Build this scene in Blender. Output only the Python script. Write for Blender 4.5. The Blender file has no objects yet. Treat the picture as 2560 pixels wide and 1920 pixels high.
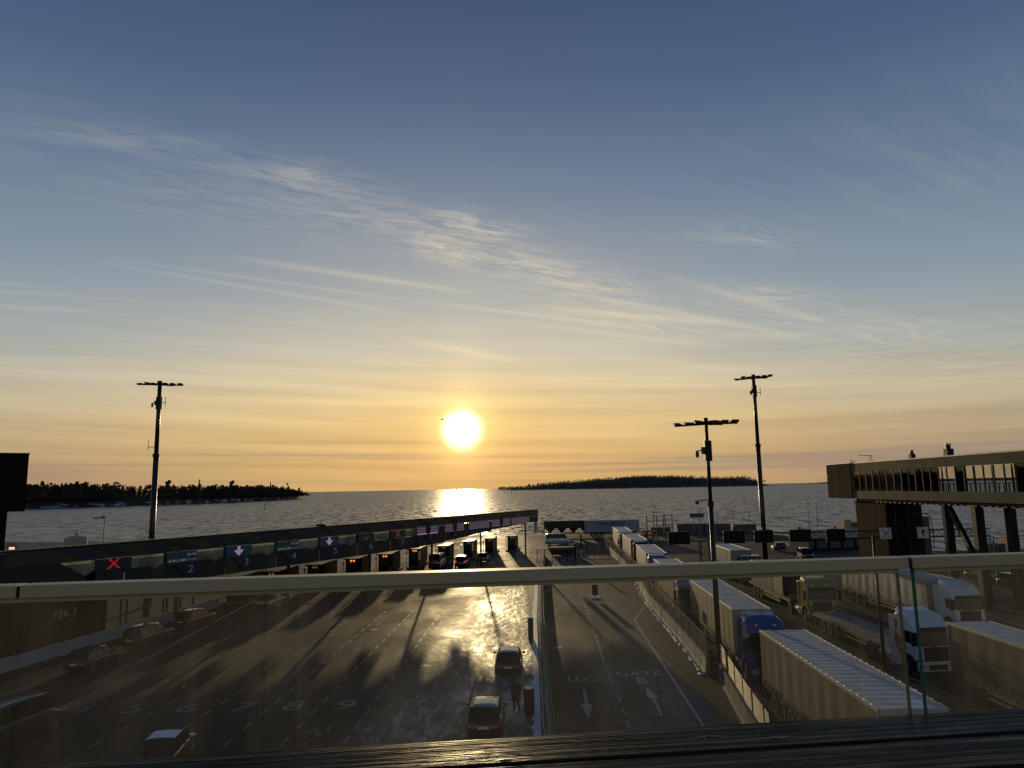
import bpy, math, random
from mathutils import Vector, Matrix, noise
R = math.radians
S = bpy.context.scene
COL = S.collection
rnd = random.Random(7)

# ------------------------------------------------------------------ camera, sky, sun, exposure
EYE = 12.2
cam = bpy.data.objects.new('camera', bpy.data.cameras.new('camera')); COL.objects.link(cam); S.camera = cam
cam.data.sensor_width = 36; cam.data.lens = 36*1794/2560
cam.data.clip_start = 0.02; cam.data.clip_end = 90000
cam.matrix_world = Matrix.Translation((0, 0, EYE)) @ Matrix.Rotation(R(90+8.25), 4, 'X') @ Matrix.Rotation(R(-1.05), 4, 'Z')
SUN_AZ, SUN_EL = -4.06, 4.68
sun_dir = Vector((math.sin(R(SUN_AZ))*math.cos(R(SUN_EL)), math.cos(R(SUN_AZ))*math.cos(R(SUN_EL)), math.sin(R(SUN_EL))))
sd = bpy.data.lights.new('sun', 'SUN'); sd.energy = 2.1; sd.angle = R(0.5); sd.color = (1.0, 0.74, 0.40)
sun = bpy.data.objects.new('sun', sd); COL.objects.link(sun)
sun.rotation_euler = (-sun_dir).to_track_quat('-Z', 'Y').to_euler()
S.view_settings.view_transform = 'Standard'; S.view_settings.look = 'None'
S.view_settings.exposure = 0; S.view_settings.gamma = 1; S.view_settings.use_curve_mapping = False
S.cycles.max_bounces = 6; S.cycles.transparent_max_bounces = 12
S.cycles.sample_clamp_indirect = 4
S.cycles.use_denoising = True

def lin(c):
    return tuple((x/255/12.92 if x/255 <= .04045 else ((x/255+.055)/1.055)**2.4) for x in c)

class NT:
    """small helper to chain shader nodes"""
    def __init__(s, tree): s.t = tree; tree.nodes.clear()
    def n(s, typ, **kw):
        nd = s.t.nodes.new(typ)
        for k, v in kw.items():
            if k.startswith('i_'):
                key = k[2:]; key = int(key) if key.isdigit() else key.replace('_', ' ')
                s.set(nd.inputs[key], v)
            else: setattr(nd, k, v)
        return nd
    def set(s, inp, v):
        if isinstance(v, bpy.types.NodeSocket): s.t.links.new(v, inp)
        elif isinstance(v, bpy.types.Node): s.t.links.new(v.outputs[0], inp)
        else:
            if isinstance(v, tuple) and len(v) == 3 and inp.type == 'RGBA': v = (*v, 1)
            inp.default_value = v
    def m(s, op, a, b=0.0, c=None, clamp=False):
        nd = s.t.nodes.new('ShaderNodeMath'); nd.operation = op; nd.use_clamp = clamp
        s.set(nd.inputs[0], a); s.set(nd.inputs[1], b)
        if c is not None: s.set(nd.inputs[2], c)
        return nd.outputs[0]
    def v(s, op, a, b=(0, 0, 0), scale=None):
        nd = s.t.nodes.new('ShaderNodeVectorMath'); nd.operation = op
        s.set(nd.inputs[0], a); s.set(nd.inputs[1], b)
        if scale is not None: s.set(nd.inputs[3], scale)
        return nd.outputs[1] if op in ('DOT_PRODUCT', 'LENGTH', 'DISTANCE') else nd.outputs[0]
    def mix(s, f, a, b, bt='MIX'):
        nd = s.t.nodes.new('ShaderNodeMix'); nd.data_type = 'RGBA'; nd.blend_type = bt
        s.set(nd.inputs[0], f); s.set(nd.inputs[6], a); s.set(nd.inputs[7], b)
        return nd.outputs[2]
    def ramp(s, f, stops, mode='LINEAR'):
        nd = s.t.nodes.new('ShaderNodeValToRGB'); nd.color_ramp.interpolation = mode
        e = nd.color_ramp.elements
        while len(e) < len(stops): e.new(0.5)
        for el, (p, c) in zip(e, stops):
            el.position = p; el.color = (*c, 1) if isinstance(c, tuple) else (c, c, c, 1)
        s.set(nd.inputs[0], f); return nd.outputs[0]
    def noise(s, vec, scale, detail=4, rough=.5, dist=0.0):
        nd = s.t.nodes.new('ShaderNodeTexNoise')
        s.set(nd.inputs['Vector'], vec); s.set(nd.inputs['Scale'], scale)
        nd.inputs['Detail'].default_value = detail; nd.inputs['Roughness'].default_value = rough
        nd.inputs['Distortion'].default_value = dist
        return nd.outputs[0]
    def rng(s, v, a, b, c=0.0, d=1.0):
        nd = s.t.nodes.new('ShaderNodeMapRange')
        for i, x in enumerate((v, a, b, c, d)): s.set(nd.inputs[i], x)
        return nd.outputs[0]
    def comb(s, x, y, z=0.0):
        nd = s.t.nodes.new('ShaderNodeCombineXYZ')
        for i, q in enumerate((x, y, z)): s.set(nd.inputs[i], q)
        return nd.outputs[0]

W = bpy.data.worlds.new('World'); S.world = W; W.use_nodes = True
def build_world():
    t = NT(W.node_tree)
    tc = t.n('ShaderNodeTexCoord'); D = t.v('NORMALIZE', tc.outputs['Generated'])
    sp = t.n('ShaderNodeSeparateXYZ', i_0=D)
    el = t.m('MULTIPLY', t.m('ARCSINE', sp.outputs[2]), 180/math.pi)
    e01 = t.m('DIVIDE', t.m('MAXIMUM', el, 0.0), 90.0)
    def E(x): return x/90
    far = t.ramp(e01, [(0, lin((160, 144, 126))), (E(1.5), lin((148, 134, 120))), (E(4), lin((172, 156, 130))), (E(6.5), lin((190, 182, 160))), (E(10), lin((158, 168, 170))),
                       (E(15), lin((130, 150, 167))), (E(22.6), lin((97, 120, 147))), (E(30), lin((72, 96, 129))), (E(37), lin((56, 78, 114))), (1, lin((36, 56, 94)))])
    near = t.ramp(e01, [(0, lin((226, 166, 92))), (E(2.2), lin((240, 182, 98))), (E(5), lin((248, 200, 112))), (E(8), lin((240, 208, 148))), (E(11), lin((216, 204, 176))),
                        (E(15), lin((176, 178, 174))), (E(22.6), lin((128, 144, 165))), (E(30), lin((92, 112, 142))), (E(37), lin((73, 94, 126))), (1, lin((42, 62, 100)))])
    cosang = t.v('DOT_PRODUCT', D, tuple(sun_dir))
    ang = t.m('MULTIPLY', t.m('ARCCOSINE', t.m('MINIMUM', cosang, 1.0)), 180/math.pi)
    near_w = t.m('EXPONENT', t.m('MULTIPLY', t.m('POWER', t.m('DIVIDE', ang, 20.0), 1.3), -1.0))
    col = t.mix(near_w, far, near)
    # physical sky mixed in
    sky = t.n('ShaderNodeTexSky', sky_type='NISHITA', sun_disc=False, sun_elevation=R(SUN_EL), sun_rotation=R(SUN_AZ), dust_density=1.5)
    col = t.mix(0.12, col, t.v('MINIMUM', t.v('SCALE', sky, scale=0.08), (1, .8, .5)))
    # ---- cirrus on a plane far above
    den = t.m('ADD', t.m('MAXIMUM', sp.outputs[2], 0.0), 0.012)
    px, py = t.m('DIVIDE', sp.outputs[0], den), t.m('DIVIDE', sp.outputs[1], den)
    P = t.comb(px, py)
    u = t.v('DOT_PRODUCT', P, (0.87, 0.49, 0)); v = t.v('DOT_PRODUCT', P, (-0.49, 0.87, 0))
    warp = t.noise(P, 0.7, 3)
    v2 = t.m('ADD', v, t.m('MULTIPLY', t.m('SUBTRACT', warp, .5), 0.45))
    fib = t.noise(t.comb(t.m('MULTIPLY', u, 0.9), t.m('MULTIPLY', v2, 9.0), 1.0), 1.0, 9, .66, .15)
    fib2 = t.noise(t.comb(t.m('MULTIPLY', u, 4.5), t.m('MULTIPLY', v2, 15.0), 5.0), 1.3, 9, .70, .35)
    def seg(a, b, w, amp):
        ab = Vector((b[0]-a[0], b[1]-a[1], 0)); L2 = ab.length_squared
        ap = t.v('SUBTRACT', P, (a[0], a[1], 0))
        tt = t.m('DIVIDE', t.v('DOT_PRODUCT', ap, tuple(ab)), L2)
        tc2 = t.m('MINIMUM', t.m('MAXIMUM', tt, 0.0), 1.0)
        d = t.v('LENGTH', t.v('SUBTRACT', ap, t.v('SCALE', tuple(ab), scale=tc2)))
        d = t.m('ADD', d, t.m('MULTIPLY', t.m('SUBTRACT', fib2, .5), w*1.6))
        g = t.m('EXPONENT', t.m('MULTIPLY', t.m('POWER', t.m('DIVIDE', t.m('ABSOLUTE', d), w), 2.0), -1.0))
        fade = t.m('POWER', t.m('MULTIPLY', t.m('MULTIPLY', tt, t.m('SUBTRACT', 1.0, tt)), 4.0, clamp=True), 0.6)
        return t.m('MULTIPLY', t.m('MULTIPLY', g, t.rng(tt, 0.0, 1.0, 0.55, 1.0)), t.m('MULTIPLY', t.m('MAXIMUM', fade, 0.0), amp))
    segs = [((-1.75, 2.83), (-.60, 3.80), .030, .32), ((-1.68, 2.80), (-.45, 3.60), .026, .26), ((-1.15, 2.84), (-.20, 3.44), .045, .52), ((-.5, 3.55), (.7, 4.22), .04, .5),
            ((.0, 3.70), (1.3, 4.2), .07, .6), ((.3, 3.45), (1.9, 4.6), .05, .45), ((-.2, 3.95), (1.6, 4.95), .06, .4), ((.7, 3.2), (1.9, 4.2), .05, .4), ((-.71, 4.40), (.05, 5.3), .10, .8), ((-3.2, 5.0), (-.2, 7.6), .22, .42), ((-3.6, 4.6), (-.6, 6.1), .16, .35),
            ((.4, 5.0), (2.2, 6.0), .12, .4), ((-1.2, 9.0), (3.5, 14.0), .4, .3)]
    total = None
    for a in segs:
        q = seg(*a); total = q if total is None else t.m('ADD', total, q)
    def puff(c, ru, rv, amp, tilt):
        ap = t.v('SUBTRACT', P, (c[0], c[1], 0)); ct, st = math.cos(R(tilt)), math.sin(R(tilt))
        a = t.m('DIVIDE', t.v('DOT_PRODUCT', ap, (ct, st, 0)), ru); b = t.m('DIVIDE', t.v('DOT_PRODUCT', ap, (-st, ct, 0)), rv)
        r2 = t.m('ADD', t.m('MULTIPLY', a, a), t.m('MULTIPLY', b, b))
        g = t.m('EXPONENT', t.m('MULTIPLY', r2, -1.0))
        return t.m('MULTIPLY', t.m('MULTIPLY', g, amp), t.rng(fib2, .40, .68))
    for a in [((-1.05, 1.85), .26, .08, .35, 15), ((-.62, 2.14), .22, .12, .6, 30), ((-.44, 2.5), .28, .12, .5, 40), ((-.12, 2.56), .2, .10, 1.15, 40), ((-.24, 2.82), .2, .12, 1.2, 60),
              ((.08, 3.0), .24, .16, .8, 50), ((.36, 3.35), .35, .2, .75, 45), ((.95, 2.75), .28, .12, .45, 20), ((1.3, 3.55), .3, .14, .75, 25), ((.7, 3.9), .6, .2, .5, 28), ((2.4, 4.4), .8, .25, .4, 30),
              ((-.95, 2.3), .5, .25, .25, 30), ((.9, 4.3), .6, .12, .7, 25)]:
        total = t.m('ADD', total, puff(*a))
    broad = t.noise(t.comb(t.m('MULTIPLY', u, .35), t.m('MULTIPLY', v2, .8), 3.0), 1.0, 3)
    veil = t.m('MULTIPLY', t.rng(fib, .46, .74), t.rng(broad, .40, .66))
    veil = t.m('MULTIPLY', veil, t.rng(el, 30.0, 12.0, .0, .45))
    total = t.m('ADD', total, veil)
    total = t.m('MULTIPLY', total, t.rng(el, 2.0, 7.0, 0.25, 1.0))
    # thin level layers close to the horizon
    az = t.m('ARCTAN2', sp.outputs[0], sp.outputs[1])
    tilt_el = t.m('ADD', el, t.m('MULTIPLY', az, 1.2))
    lay = t.noise(t.comb(t.m('MULTIPLY', az, 2.2), t.m('MULTIPLY', tilt_el, 1.1), 2.0), 1.0, 7, .6)
    lay_w = t.m('MULTIPLY', t.rng(el, 14.0, 7.0), 1.0)
    lay_c = t.m('MULTIPLY', t.m('SUBTRACT', lay, .5), lay_w)
    col = t.v('SCALE', col, scale=t.m('ADD', 1.0, t.m('MULTIPLY', lay_c, .65)))
    low = t.noise(t.comb(t.m('MULTIPLY', az, 1.1), t.m('MULTIPLY', el, 1.5), 9.0), 1.0, 3)
    lowm = t.m('MULTIPLY', t.m('MULTIPLY', t.rng(low, .5, .62), t.rng(el, 4.2, 2.6)), t.rng(el, 0.3, 1.2))
    col = t.mix(t.m('MULTIPLY', lowm, .45), col, lin((146, 130, 124)))
    ccol = t.mix(near_w, t.mix(t.rng(el, 14.0, 30.0), lin((214, 206, 186)), lin((160, 172, 185))), lin((255, 232, 180)))
    col = t.mix(t.m('MULTIPLY', t.m('MINIMUM', total, 1.15), .68), col, ccol)
    # overexposed solar aureole, wider than high as thin cloud smears it
    core = t.m('EXPONENT', t.m('MULTIPLY', t.m('POWER', t.m('DIVIDE', ang, 1.55), 6.0), -1.0))
    halo = t.m('EXPONENT', t.m('MULTIPLY', t.m('DIVIDE', ang, 1.15), -1.0))
    pil = t.m('MULTIPLY', t.m('EXPONENT', t.m('MULTIPLY', t.m('POWER', t.m('DIVIDE', t.m('SUBTRACT', az, R(SUN_AZ)), R(1.6)), 2.0), -1.0)), t.m('EXPONENT', t.m('MULTIPLY', t.m('DIVIDE', ang, 6.5), -1.0)))
    col = t.v('ADD', col, t.v('SCALE', (1.6, 1.15, .35), scale=halo))
    col = t.v('ADD', col, t.v('SCALE', (.09, .06, .02), scale=pil))
    col = t.v('ADD', col, t.v('SCALE', (1.1, 1.0, .85), scale=core))
    # below the horizon: the far sea
    col = t.mix(t.rng(el, -0.6, -0.05, 1.0, 0.0), col, lin((62, 66, 72)))
    bg = t.n('ShaderNodeBackground', i_0=col, i_1=1.0)
    t.n('ShaderNodeOutputWorld', i_0=bg)
build_world()

# ------------------------------------------------------------------ materials
MATS = {}
def mat(name, c, rough=.6, metal=0.0, var=.15, vscale=3.0, c2=None, bump=0.0, bscale=8.0, emit=None, estr=1.0, spec=.5, stretch=(1, 1, 1), coat=0.0):
    if name in MATS: return MATS[name]
    m = bpy.data.materials.new(name); m.use_nodes = True
    t = NT(m.node_tree)
    tc = t.n('ShaderNodeTexCoord'); vec = t.v('MULTIPLY', tc.outputs['Object'], stretch)
    n = t.noise(vec, vscale, 5, .6)
    c2 = c2 or tuple(min(1, x*.55) for x in c)
    f = t.m('MULTIPLY', t.rng(n, .35, .75), min(1, var*2))
    p = t.n('ShaderNodeBsdfPrincipled')
    t.set(p.inputs['Base Color'], t.mix(f, c, c2)); t.set(p.inputs['Metallic'], metal)
    t.set(p.inputs['Roughness'], t.m('ADD', rough, t.m('MULTIPLY', t.m('SUBTRACT', n, .5), .2), clamp=True))
    p.inputs['Specular IOR Level'].default_value = spec
    if coat: p.inputs['Coat Weight'].default_value = coat; p.inputs['Coat Roughness'].default_value = .08
    if bump:
        b = t.n('ShaderNodeBump', i_Strength=bump, i_Distance=.02, i_Height=t.noise(vec, bscale, 5, .6)); t.set(p.inputs['Normal'], b)
    if emit: t.set(p.inputs['Emission Color'], emit); p.inputs['Emission Strength'].default_value = estr
    t.n('ShaderNodeOutputMaterial', i_0=p)
    MATS[name] = m; return m

def grime(name, zlo=1.1, zhi=2.6):
    m = MATS[name]; t = m.node_tree; p = next(n for n in t.nodes if n.type == 'BSDF_PRINCIPLED')
    src = p.inputs['Base Color'].links[0].from_socket; h = NT.__new__(NT); h.t = t
    tc = h.n('ShaderNodeTexCoord'); sp = h.n('ShaderNodeSeparateXYZ', i_0=tc.outputs['Object'])
    n = h.noise(h.v('MULTIPLY', tc.outputs['Object'], (1, .9, 2.2)), 1.6, 6, .68); run = h.noise(h.v('MULTIPLY', tc.outputs['Object'], (1, 7, .25)), 1.0, 4, .6)
    f = h.m('MULTIPLY', h.rng(sp.outputs[2], zhi, zlo), h.rng(n, .30, .62)); f = h.m('ADD', f, h.m('MULTIPLY', h.rng(run, .58, .78), .45), clamp=True)
    h.set(p.inputs['Base Color'], h.mix(h.m('MULTIPLY', f, .7), src, (.045, .036, .026)))
def glass_mat(name, tint, refl=1.0, dust=0.0, dirt=False):
    m = bpy.data.materials.new(name); m.use_nodes = True; t = NT(m.node_tree)
    tr = t.n('ShaderNodeBsdfTransparent', i_0=tint); gl = t.n('ShaderNodeBsdfGlossy', i_Roughness=.015)
    geo = t.n('ShaderNodeNewGeometry'); cs = t.m('ABSOLUTE', t.v('DOT_PRODUCT', geo.outputs['Incoming'], geo.outputs['Normal']))
    fr = t.m('ADD', .04, t.m('MULTIPLY', .96, t.m('POWER', t.m('SUBTRACT', 1.0, cs, clamp=True), 5.0)))
    sh = t.n('ShaderNodeMixShader', i_0=t.m('MULTIPLY', fr, refl, clamp=True), i_1=tr, i_2=gl)
    if dust:
        tc = t.n('ShaderNodeTexCoord'); O = tc.outputs['Object']
        film = t.rng(t.noise(t.v('MULTIPLY', O, (1, 1, .45)), 3.2, 5, .6), .34, .76, .25, 2.0)
        # wiped arcs, runs from the rail and single specks
        runs = t.rng(t.noise(t.v('MULTIPLY', O, (24, 1, .8)), 1.0, 4, .6), .54, .80, 0, 1.2)
        specks = t.noise(O, 150, 1, .5); sp = t.rng(specks, .80, .83)
        sp2 = t.rng(t.noise(t.v('ADD', O, (3, 1, 2)), 420, 1, .5), .80, .84, 0, .6)
        scr = t.rng(t.m('ABSOLUTE', t.m('SUBTRACT', t.noise(t.v('ADD', O, (7, 0, 1)), 5.5, 2, .5), .5)), .0009, .0, 0, .5)
        scr = t.m('MULTIPLY', scr, t.rng(t.noise(t.v('ADD', O, (1, 0, 9)), 9, 2), .60, .66))
        amt = t.m('MULTIPLY', t.m('ADD', film, runs), dust)
        amt = t.m('ADD', amt, t.m('MULTIPLY', t.m('ADD', t.m('ADD', sp, sp2), t.m('MULTIPLY', scr, .5)), .30), clamp=True)
        tl = t.n('ShaderNodeBsdfTranslucent', i_0=(.85, .82, .74)); df = t.n('ShaderNodeBsdfDiffuse', i_0=(.6, .6, .58))
        ds = t.n('ShaderNodeMixShader', i_0=.15, i_1=tl, i_2=df)
        sh = t.n('ShaderNodeMixShader', i_0=amt, i_1=sh, i_2=ds)
    t.n('ShaderNodeOutputMaterial', i_0=sh); MATS[name] = m; return m

def asphalt_mat():
    m = bpy.data.materials.new('asphalt'); m.use_nodes = True; t = NT(m.node_tree)
    tc = t.n('ShaderNodeTexCoord'); O = tc.outputs['Object']
    sp = t.n('ShaderNodeSeparateXYZ', i_0=O); x, y = sp.outputs[0], sp.outputs[1]
    lane = t.v('MULTIPLY', O, (1.0, .16, 1))
    big = t.noise(O, .06, 4, .6); mid = t.noise(lane, .55, 6, .62, .3); fine = t.noise(O, 14, 4, .7)
    base = t.mix(t.rng(mid, .35, .68), (.014, .014, .0145), (.036, .033, .030))
    base = t.mix(t.m('MULTIPLY', t.rng(big, .45, .62), .5), base, (.046, .037, .029))
    base = t.mix(t.m('MULTIPLY', t.rng(fine, .4, .7), .25), base, (.09, .083, .075))
    crackn = t.noise(t.v('MULTIPLY', O, (1, .5, 1)), .8, 5, .65)
    gate = t.rng(x, 2.0, 3.2)
    gtone = t.mix(t.rng(t.noise(lane, .35, 5, .6, .4), .38, .62), (.060, .055, .048), (.165, .155, .138))
    worn = t.m('ADD', t.rng(t.m('ADD', x, t.m('MULTIPLY', crackn, 2.0)), 6.6, 5.6), t.rng(t.m('ADD', x, t.m('MULTIPLY', crackn, 2.0)), 11.2, 12.2), clamp=True)
    gtone = t.mix(t.m('MULTIPLY', worn, .72), gtone, (.030, .024, .019))
    base = t.mix(t.m('MULTIPLY', t.m('MULTIPLY', gate, t.rng(x, 16.0, 14.0)), .85), base, gtone)
    # cracks and joints
    ck = t.n('ShaderNodeTexVoronoi', feature='DISTANCE_TO_EDGE', i_Vector=t.v('ADD', O, t.v('SCALE', t.comb(mid, fine), scale=2.0)), i_Scale=.09)
    base = t.mix(t.m('MULTIPLY', t.rng(ck.outputs[0], .012, .002), .7), base, (.015, .015, .015))
    # thawed ice film: patchy snow crust
    crust = t.noise(t.v('MULTIPLY', O, (1.6, .5, 1)), 1.0, 7, .66, .4)
    near_med = t.m('MULTIPLY', t.rng(x, -9.0, -3.0), t.rng(x, 1.6, 1.0))
    near_med = t.m('MULTIPLY', near_med, t.rng(y, 110.0, 85.0))
    ped = t.m('MULTIPLY', t.rng(x, 1.6, 3.0), t.m('MULTIPLY', t.rng(x, 7.5, 4.5), t.rng(y, 40.0, 60.0, .8, .55)))
    foot = t.m('MULTIPLY', t.rng(y, 47.0, 39.0), t.m('MULTIPLY', t.rng(x, -22.0, -14.0), t.rng(x, 0.0, -6.0)))
    far_snow = t.m('MULTIPLY', t.rng(y, 105.0, 130.0), .35)
    left_far = t.m('MULTIPLY', t.rng(x, -8.0, -16.0), t.rng(y, 78.0, 95.0, 0.0, .8))
    zone = t.m('ADD', t.m('ADD', t.m('MULTIPLY', near_med, 1.0), t.m('MULTIPLY', ped, .75)), t.m('ADD', t.m('MULTIPLY', foot, .7), t.m('ADD', far_snow, left_far)), clamp=True)
    thr = t.rng(zone, 0.0, 1.0, .80, .50)
    snow = t.rng(t.m('SUBTRACT', crust, thr), -.03, .09)
    base = t.mix(t.m('MULTIPLY', snow, .55), base, (.30, .31, .33))
    wet = t.rng(t.noise(t.v('MULTIPLY', O, (1, .4, 1)), .22, 5, .6), .40, .66)
    ro = t.m('SUBTRACT', .66, t.m('MULTIPLY', wet, .20))
    ro = t.m('SUBTRACT', ro, t.m('MULTIPLY', t.m('MULTIPLY', near_med, snow), .12))
    ro = t.m('ADD', ro, t.m('ADD', t.m('MULTIPLY', t.rng(x, -5.0, -15.0), .30), t.m('MULTIPLY', gate, .18)))
    ro = t.m('ADD', ro, t.m('MULTIPLY', t.m('SUBTRACT', fine, .5), .16), clamp=True)
    p = t.n('ShaderNodeBsdfPrincipled'); t.set(p.inputs['Base Color'], base); t.set(p.inputs['Roughness'], ro)
    t.set(p.inputs['Specular IOR Level'], t.m('ADD', .07, t.m('MULTIPLY', near_med, .40)))
    h = t.m('ADD', t.m('MULTIPLY', fine, .004), t.m('MULTIPLY', crust, t.m('MULTIPLY', zone, .028)))
    h = t.m('ADD', h, t.m('MULTIPLY', t.noise(lane, 3.0, 5, .6), .012))
    vo = t.n('ShaderNodeTexVoronoi', i_Vector=t.v('ADD', t.v('MULTIPLY', O, (1, .62, 1)), t.v('SCALE', t.comb(crust, fine), scale=.5)), i_Scale=1.9)
    h = t.m('ADD', h, t.m('MULTIPLY', t.m('MULTIPLY', vo.outputs[0], near_med), .050))
    b = t.n('ShaderNodeBump', i_Strength=1.0, i_Distance=1.0, i_Height=h); t.set(p.inputs['Normal'], b)
    t.n('ShaderNodeOutputMaterial', i_0=p); return m

WAVE1, WAVE2 = 1.15, .95
def water_mat():
    m = bpy.data.materials.new('sea_water'); m.use_nodes = True; t = NT(m.node_tree)
    tc = t.n('ShaderNodeTexCoord'); O = tc.outputs['Object']
    def vn(vec, sc, det, rough):
        nd = t.n('ShaderNodeTexNoise'); t.set(nd.inputs['Vector'], vec); nd.inputs['Scale'].default_value = sc
        nd.inputs['Detail'].default_value = det; nd.inputs['Roughness'].default_value = rough; nd.inputs['Distortion'].default_value = .3
        return nd
    n1 = vn(t.v('MULTIPLY', O, (1.0, .32, 1)), .34, 5, .62); n2 = vn(t.v('MULTIPLY', O, (1.0, .8, 1)), 1.1, 3, .6)
    g = t.noise(t.v('MULTIPLY', O, (.25, 1.0, 1)), .004, 3)
    slick = t.rng(t.noise(t.v('MULTIPLY', O, (.12, 1.0, 1)), .010, 2), .66, .70)
    amp = t.m('MULTIPLY', t.rng(g, .3, .7, .8, 1.2), t.m('SUBTRACT', 1.0, t.m('MULTIPLY', slick, .45)))
    d1 = t.v('SCALE', t.v('SUBTRACT', n1.outputs['Color'], (.5, .5, .5)), scale=t.m('MULTIPLY', amp, WAVE1))
    d2 = t.v('SCALE', t.v('SUBTRACT', n2.outputs['Color'], (.5, .5, .5)), scale=t.m('MULTIPLY', amp, WAVE2))
    b = t.v('NORMALIZE', t.v('ADD', t.v('MULTIPLY', t.v('ADD', d1, d2), (.6, 1.3, 0)), (0, -.03, 1)))
    b_ = n1.outputs[0]
    p = t.n('ShaderNodeBsdfPrincipled')
    t.set(p.inputs['Base Color'], t.mix(t.rng(b_, .4, .8), (.012, .022, .032), (.03, .04, .048)))
    t.set(p.inputs['Roughness'], .34); p.inputs['IOR'].default_value = 1.33
    t.set(p.inputs['Normal'], b); t.n('ShaderNodeOutputMaterial', i_0=p); return m

M = dict(
    asphalt=asphalt_mat(), water=water_mat(),
    paint=mat('road_paint', (.15, .15, .145), .6, var=.48, vscale=1.6, c2=(.035, .035, .035)),
    fresh_paint=mat('bright_road_paint', (.36, .36, .35), .6, var=.42, vscale=1.6, c2=(.10, .10, .10)),
    patch=mat('fresh_asphalt', (.020, .0195, .019), .85, var=.3, spec=.2),
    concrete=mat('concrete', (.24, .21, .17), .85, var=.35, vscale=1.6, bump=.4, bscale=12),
    shade_concrete=mat('shaded_concrete', (.085, .08, .075), .85, var=.35, vscale=1.6, spec=.15),  # darker copy of the concrete; the shade is put into its colour
    dark_concrete=mat('dark_concrete', (.16, .15, .14), .85, var=.3, bump=.3),
    snow=mat('old_snow', (.80, .84, .92), .7, var=.3, vscale=4, c2=(.35, .36, .38), bump=.5, bscale=6),
    black=mat('black_steel', (.008, .008, .008), .55, 0, var=.1, spec=.25),
    galv=mat('galvanised_steel', (.17, .155, .125), .5, .6, var=.25, vscale=6),
    mast=mat('mast_steel', (.022, .022, .02), .4, .3, var=.15),
    warmtoned=mat('warm_reflection_rail', (.46, .40, .24), .55, .2, var=.12, vscale=9, stretch=(.3, 1, 1)),  # satin metal; warm reflected light is put into its base colour
    corten=mat('brown_cladding', (.030, .019, .007), .9, 0, spec=.06, var=.35, vscale=1.4, stretch=(1, 1, .15)),
    gold=mat('champagne_panel', (.13, .115, .072), .8, .0, spec=.1, var=.15, vscale=.6),
    tower_black=mat('dark_tower', (.008, .007, .006), .8, spec=.15, var=.2),
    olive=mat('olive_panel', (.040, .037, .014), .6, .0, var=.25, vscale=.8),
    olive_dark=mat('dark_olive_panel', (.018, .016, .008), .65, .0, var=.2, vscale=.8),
    navy=mat('navy_panel', (.006, .011, .034), .5, .0, var=.15),
    pale_panel=mat('pale_panel', (.40, .41, .31), .5, .0, var=.4, vscale=.7, c2=(.17, .18, .15)),
    led_off=mat('display_off', (.02, .03, .035), .3, var=.1),
    led_teal=mat('display_teal', (.02, .04, .045), .3, emit=(.0015, .005, .008), estr=1.0),
    led_mauve=mat('display_mauve', (.05, .04, .05), .4, emit=(.026, .018, .024), estr=1.0),
    led_strip=mat('display_strip', (.05, .05, .05), .4, emit=(.075, .05, .072), estr=1.0), led_dim=mat('display_dim_text', (.05, .05, .05), .4, emit=(.07, .08, .09), estr=1.0),
    led_lilac=mat('lilac_light', (.1, .1, .1), .4, emit=(.22, .14, .24), estr=1.0),
    led_red=mat('red_light', (.1, .01, .01), .4, emit=(.28, .006, .005), estr=1.0),
    led_red_dim=mat('dim_red_light', (.1, .01, .01), .4, emit=(.13, .02, .012), estr=1.0),
    led_white=mat('white_light', (.1, .1, .1), .4, emit=(.13, .135, .15), estr=1.0),
    number_white=mat('number_white', (.42, .42, .40), .5, var=.1),
    lamp_orange=mat('orange_lamp', (.3, .1, .02), .4, emit=(1.0, .26, .03), estr=1.15),
    lamp_dull=mat('dull_lamp', (.28, .20, .08), .4, emit=(.10, .06, .015), estr=1.0),
    lamp_red=mat('tail_lamp', (.35, .01, .01), .25, coat=.6, var=.1),
    tail_lit=mat('lit_tail_lamp', (.4, .02, .02), .3, emit=(.7, .06, .02), estr=1.0),
    headlamp=mat('headlamp_glass', (.5, .52, .55), .12, .4, var=.1),
    tyre=mat('tyre_rubber', (.014, .014, .014), .8, var=.2),
    rim=mat('rim_alloy', (.38, .38, .38), .3, .85, var=.2),
    autoglass=mat('tinted_window', (.004, .005, .007), .05, var=.05, spec=.28),
    wood=None, trailer_frame=mat('chassis_steel', (.05, .032, .024), .6, .3, var=.3),
    alu=mat('aluminium_edge', (.42, .39, .33), .5, .3, var=.15),
    curtain=mat('grey_tarpaulin', (.24, .20, .145), .75, spec=.25, var=.22, vscale=1.3, stretch=(1, 1, .3), bump=.15, bscale=3),
    curtain_brown=mat('brown_grey_tarpaulin', (.115, .095, .065), .8, spec=.2, var=.25, vscale=1.3, stretch=(1, 1, .3), bump=.15, bscale=3),
    curtain_white=mat('white_tarpaulin', (.42, .36, .27), .65, var=.2, vscale=1.2, bump=.12, bscale=3),
    roof_sheet=mat('translucent_roof_sheet', (.42, .45, .49), .7, var=.35, vscale=2.2, stretch=(1, .5, 1), c2=(.20, .22, .25)),
    skin=mat('skin', (.45, .28, .2), .6, var=.1), coat=mat('black_coat', (.012, .012, .013), .8, var=.2),
    tank=mat('cream_tank_paint', (.40, .38, .25), .6, var=.3, vscale=1.2, stretch=(1, 1, .2)),
    orange=mat('orange_paint', (.50, .13, .03), .5, var=.3), grey_box=mat('grey_container_paint', (.06, .065, .07), .6, var=.3),
    sign_white=mat('sign_white', (.62, .62, .58), .5, var=.12), gate_white=mat('white_lacquer', (.6, .6, .58), .5),
)
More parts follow.
